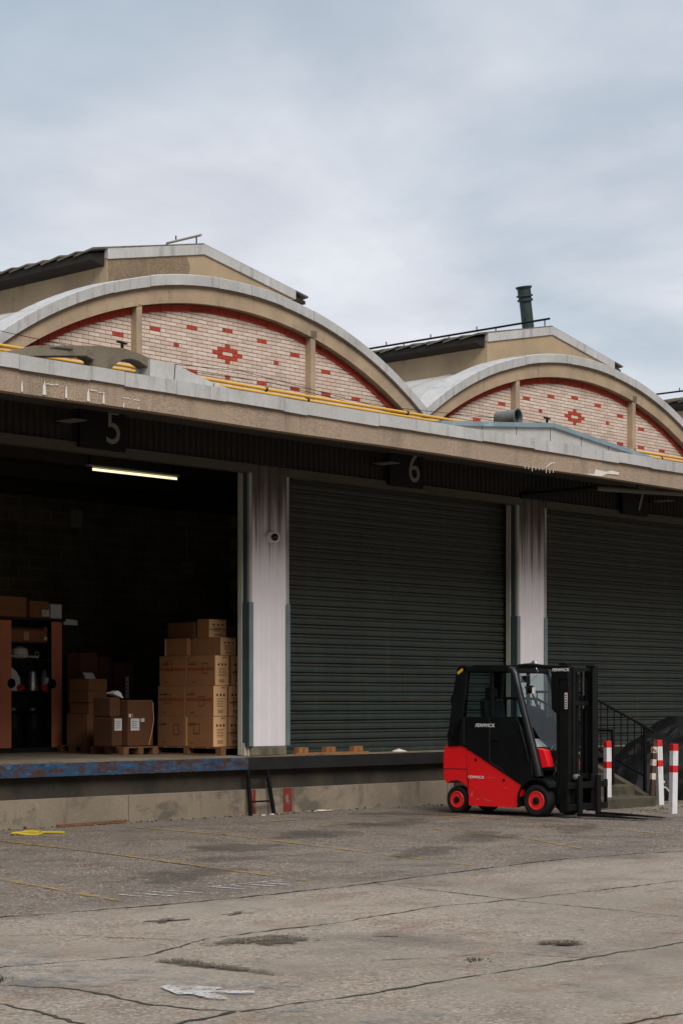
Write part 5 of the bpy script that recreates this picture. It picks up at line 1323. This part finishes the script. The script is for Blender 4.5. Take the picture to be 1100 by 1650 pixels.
# fenders
for y0, y1 in ((W0-.005, W0+.24), (W1-.24, W1+.005)):
    mb = MB(); n = 14; r0, r1 = .285, .315; vs = []
    for i in range(n+1):
        a = R(200 - 165*i/n); vs += [(-.04+r0*math.cos(a), .25+r0*math.sin(a)), (-.04+r1*math.cos(a), .25+r1*math.sin(a))]
    poly = [vs[2*i+1] for i in range(n+1)] + [vs[2*i] for i in range(n, -1, -1)]
    mb.prism(poly, 'y', y0, y1, fork_black); mb.build('fender', fk)
def wheel(x, yc, r, wd, out, rimr):
    sgn = -1 if out else 1
    mb = MB(); prof = [(rimr,-wd/2+.015),(rimr+.03,-wd/2),(r-.035,-wd/2),(r-.008,-wd/2+.025),(r,-wd/2+.05),(r,wd/2-.05),(r-.008,wd/2-.025),(r-.035,wd/2),(rimr+.03,wd/2),(rimr,wd/2-.015)]
    mb.lathe(prof, rubber, c=(x,yc,r), axis='y', n=40)
    wh = mb.build('wheel', fk, smooth=True)
    q = MB()
    h0 = wd/2 if True else 0
    pr = [(rimr+.004,h0-.012),(rimr-.006,h0-.004),(rimr-.014,h0-.004),(rimr-.024,h0-.022),(rimr*.60,h0-.026),(rimr*.5,h0-.016),(rimr*.40,h0-.016)]
    if not out: pr = [(a,-b) for a, b in pr]
    q.lathe(pr, rim_red, c=(x,yc,r), axis='y', n=36)
    q.build('rim', wh, smooth=True)
    hb_ = MB(); sg = 1 if out else -1
    hb_.lathe([(rimr*.40,sg*(h0-.03)),(rimr*.38,sg*(h0+.004)),(rimr*.22,sg*(h0+.014)),(.004,sg*(h0+.016))], black_plastic, c=(x,yc,r), axis='y', n=20)
    for k in range(5):
        a = 2*PI*k/5; hb_.lathe([(.015,sg*(h0-.05)),(.015,sg*(h0-.016)),(.006,sg*(h0-.012))], black_plastic, c=(x+rimr*.72*math.cos(a), yc, r+rimr*.72*math.sin(a)), axis='y', n=8)
    hb_.build('hub', wh, smooth=True)
wheel(-.04, W0+.10, .235, .19, True, .135); wheel(-.04, W1-.10, .235, .19, False, .135)
wheel(-1.475, W0+.13, .205, .17, True, .122); wheel(-1.475, W1-.13, .205, .17, False, .122)
mb = MB(); mb.bar((-.04,.2,.235),(-.04,.78,.235),.12,.12,fork_black); mb.bar((-1.475,.22,.21),(-1.475,.76,.21),.1,.1,fork_black); mb.build('axle', fk)
# mast: nested channel uprights
def channel(mb, x0, x1, ya, yb, z0, z1, m, tk=.018):
    mb.box(x0, x1, ya, ya+tk, z0, z1, m) if yb > ya else mb.box(x0, x1, ya-tk, ya, z0, z1, m)
    a, b = (ya+tk+.0005, yb) if yb > ya else (yb, ya-tk-.0005)
    mb.box(x0, x0+tk, a, b, z0, z1, m); mb.box(x1-tk, x1, a, b, z0, z1, m)
XM = .30
mb = MB()
for ya, yb in ((.10,.19),(.88,.79)): channel(mb, XM, XM+.15, ya, yb, .07, 2.17, mast_m)
mb.box(XM-.02,XM+.0,.10,.88,.28,.42,mast_m); mb.box(XM-.03,XM-.0,.10,.88,1.62,1.74,mast_m); mb.box(XM-.02,XM+.10,.10,.88,2.175,2.20,mast_m)
ms = mb.build('mast', fk, bevel=.003)
mb = MB()
for ya, yb in ((.20,.265),(.78,.715)): channel(mb, XM+.03, XM+.165, ya, yb, .09, 2.14, mast_m, .015)
mb.box(XM+.04,XM+.13,.266,.714,2.09,2.14,mast_m); mb.box(XM+.04,XM+.10,.266,.714,1.60,1.66,mast_m); mb.box(XM+.04,XM+.10,.266,.714,.55,.62,mast_m); mb.build('inner_mast', ms, bevel=.003)
mb = MB()
for y in (.16,.82): mb.tube([(XM-.05,y,.2),(XM-.05,y,1.55)], .035, mast_m, n=12); mb.tube([(XM-.05,y,1.55),(XM-.05,y,2.1)], .022, silver, n=10)
mb.build('lift_cylinder', ms, smooth=True)
mb = MB()
for y in (.42,.56): mb.bar((XM+.07,y,.5),(XM+.07,y,2.08), .03, .012, dark_metal)
for y in (.47,.50,.53): mb.tube([(XM+.04,y,.45),(XM+.03,y,1.2),(XM+.04,y,2.05)], .012, black_plastic, n=6)
mb.build('chains_and_hoses', ms)
mb = MB(); mb.box(XM-.13,XM+.148,.082,.098,1.98,2.165,fork_black); mb.prism([(XM-.12,1.55),(XM+.0,1.45),(XM+.0,1.98),(XM-.13,1.98)],'y',.082,.098,fork_black); pl = mb.build('mast_plate', ms)
tb = MB(); lettering(tb, 'FENWICK', .06, at(XM+.03,.079,2.105) @ FACE_S, white_mark, off=.0006, shear=.25, sx=1.1); tb.build('lettering', pl)
tb = MB(); tb.box(XM+.09,XM+.135,.0965,.0995,1.55,1.78,litter_m)
for i in range(6): tb.box(XM+.098,XM+.126,.0955,.0964,1.565+i*.034,1.585+i*.034,print_m)
tb.build('sticker', ms)
mb = MB(); mb.lathe([(.055,0),(.06,.02),(.045,.05),(.02,.055)], silver, c=(-.16,.16,2.19), axis='y', n=16); mb.tube([(-.15,.16,2.2),(-.4,.2,2.19)], .015, black_plastic, n=6); mb.tube([(-.15,.16,2.17),(-.10,.14,2.08)], .012, silver, n=6); mb.build('work_lamp', fk, smooth=True)
mb = MB(); mb.tube([(-.40,.10,2.17),(-.1,.09,2.17),(XM-.12,.09,2.14)], .028, fork_black, n=8); mb.tube([(-.40,.88,2.17),(XM-.05,.86,2.12)], .022, fork_black, n=8); mb.build('roof_strut', fk)
mb = MB(); mb.tube([(-.30,.12,1.86),(-.24,.08,1.84),(-.24,.06,1.76)], .012, black_plastic, n=6); mb.lathe([(.02,-.03),(.06,-.02),(.06,.05),(.02,.06)], black_plastic, c=(-.26,.16,1.83), axis='x', n=14); mb.box(-.17,-.16,.10,.17,1.77,1.86,litter_m); mb.build('mirror', fk)
# carriage and forks
XC = XM + .19
mb = MB()
for z0, z1 in ((.11,.20),(.42,.51)): mb.box(XC, XC+.045, -.03, 1.01, z0, z1, mast_m)
for y in (.30,.66): mb.box(XC-.02, XC-.0005, y-.02, y+.02, .12, .62, mast_m)
mb.box(XC-.005,XC+.035,-.03,-.005,.205,.415,mast_m); mb.box(XC-.005,XC+.035,.985,1.01,.205,.415,mast_m); mb.box(XC-.01,XC+.03,.985,1.03,.16,.53,mast_m)
mb.build('carriage', fk, bevel=.004)
for y in (.235,.715):
    mb = MB(); mb.prism([(XC+.047,.03),(XC+1.16,.022),(XC+1.16,.032),(XC+.5,.062),(XC+.085,.07),(XC+.083,.60),(XC+.047,.60)], 'y', y-.05, y+.05, mast_m); mb.build('fork', fk, bevel=.003)
mb = MB(); mb.lathe([(.02,-.05),(.04,-.04),(.04,.04),(.02,.05)], grey_metal, c=(XC+.03,.20,.585), axis='y', n=12); mb.build('fork_lock', fk)
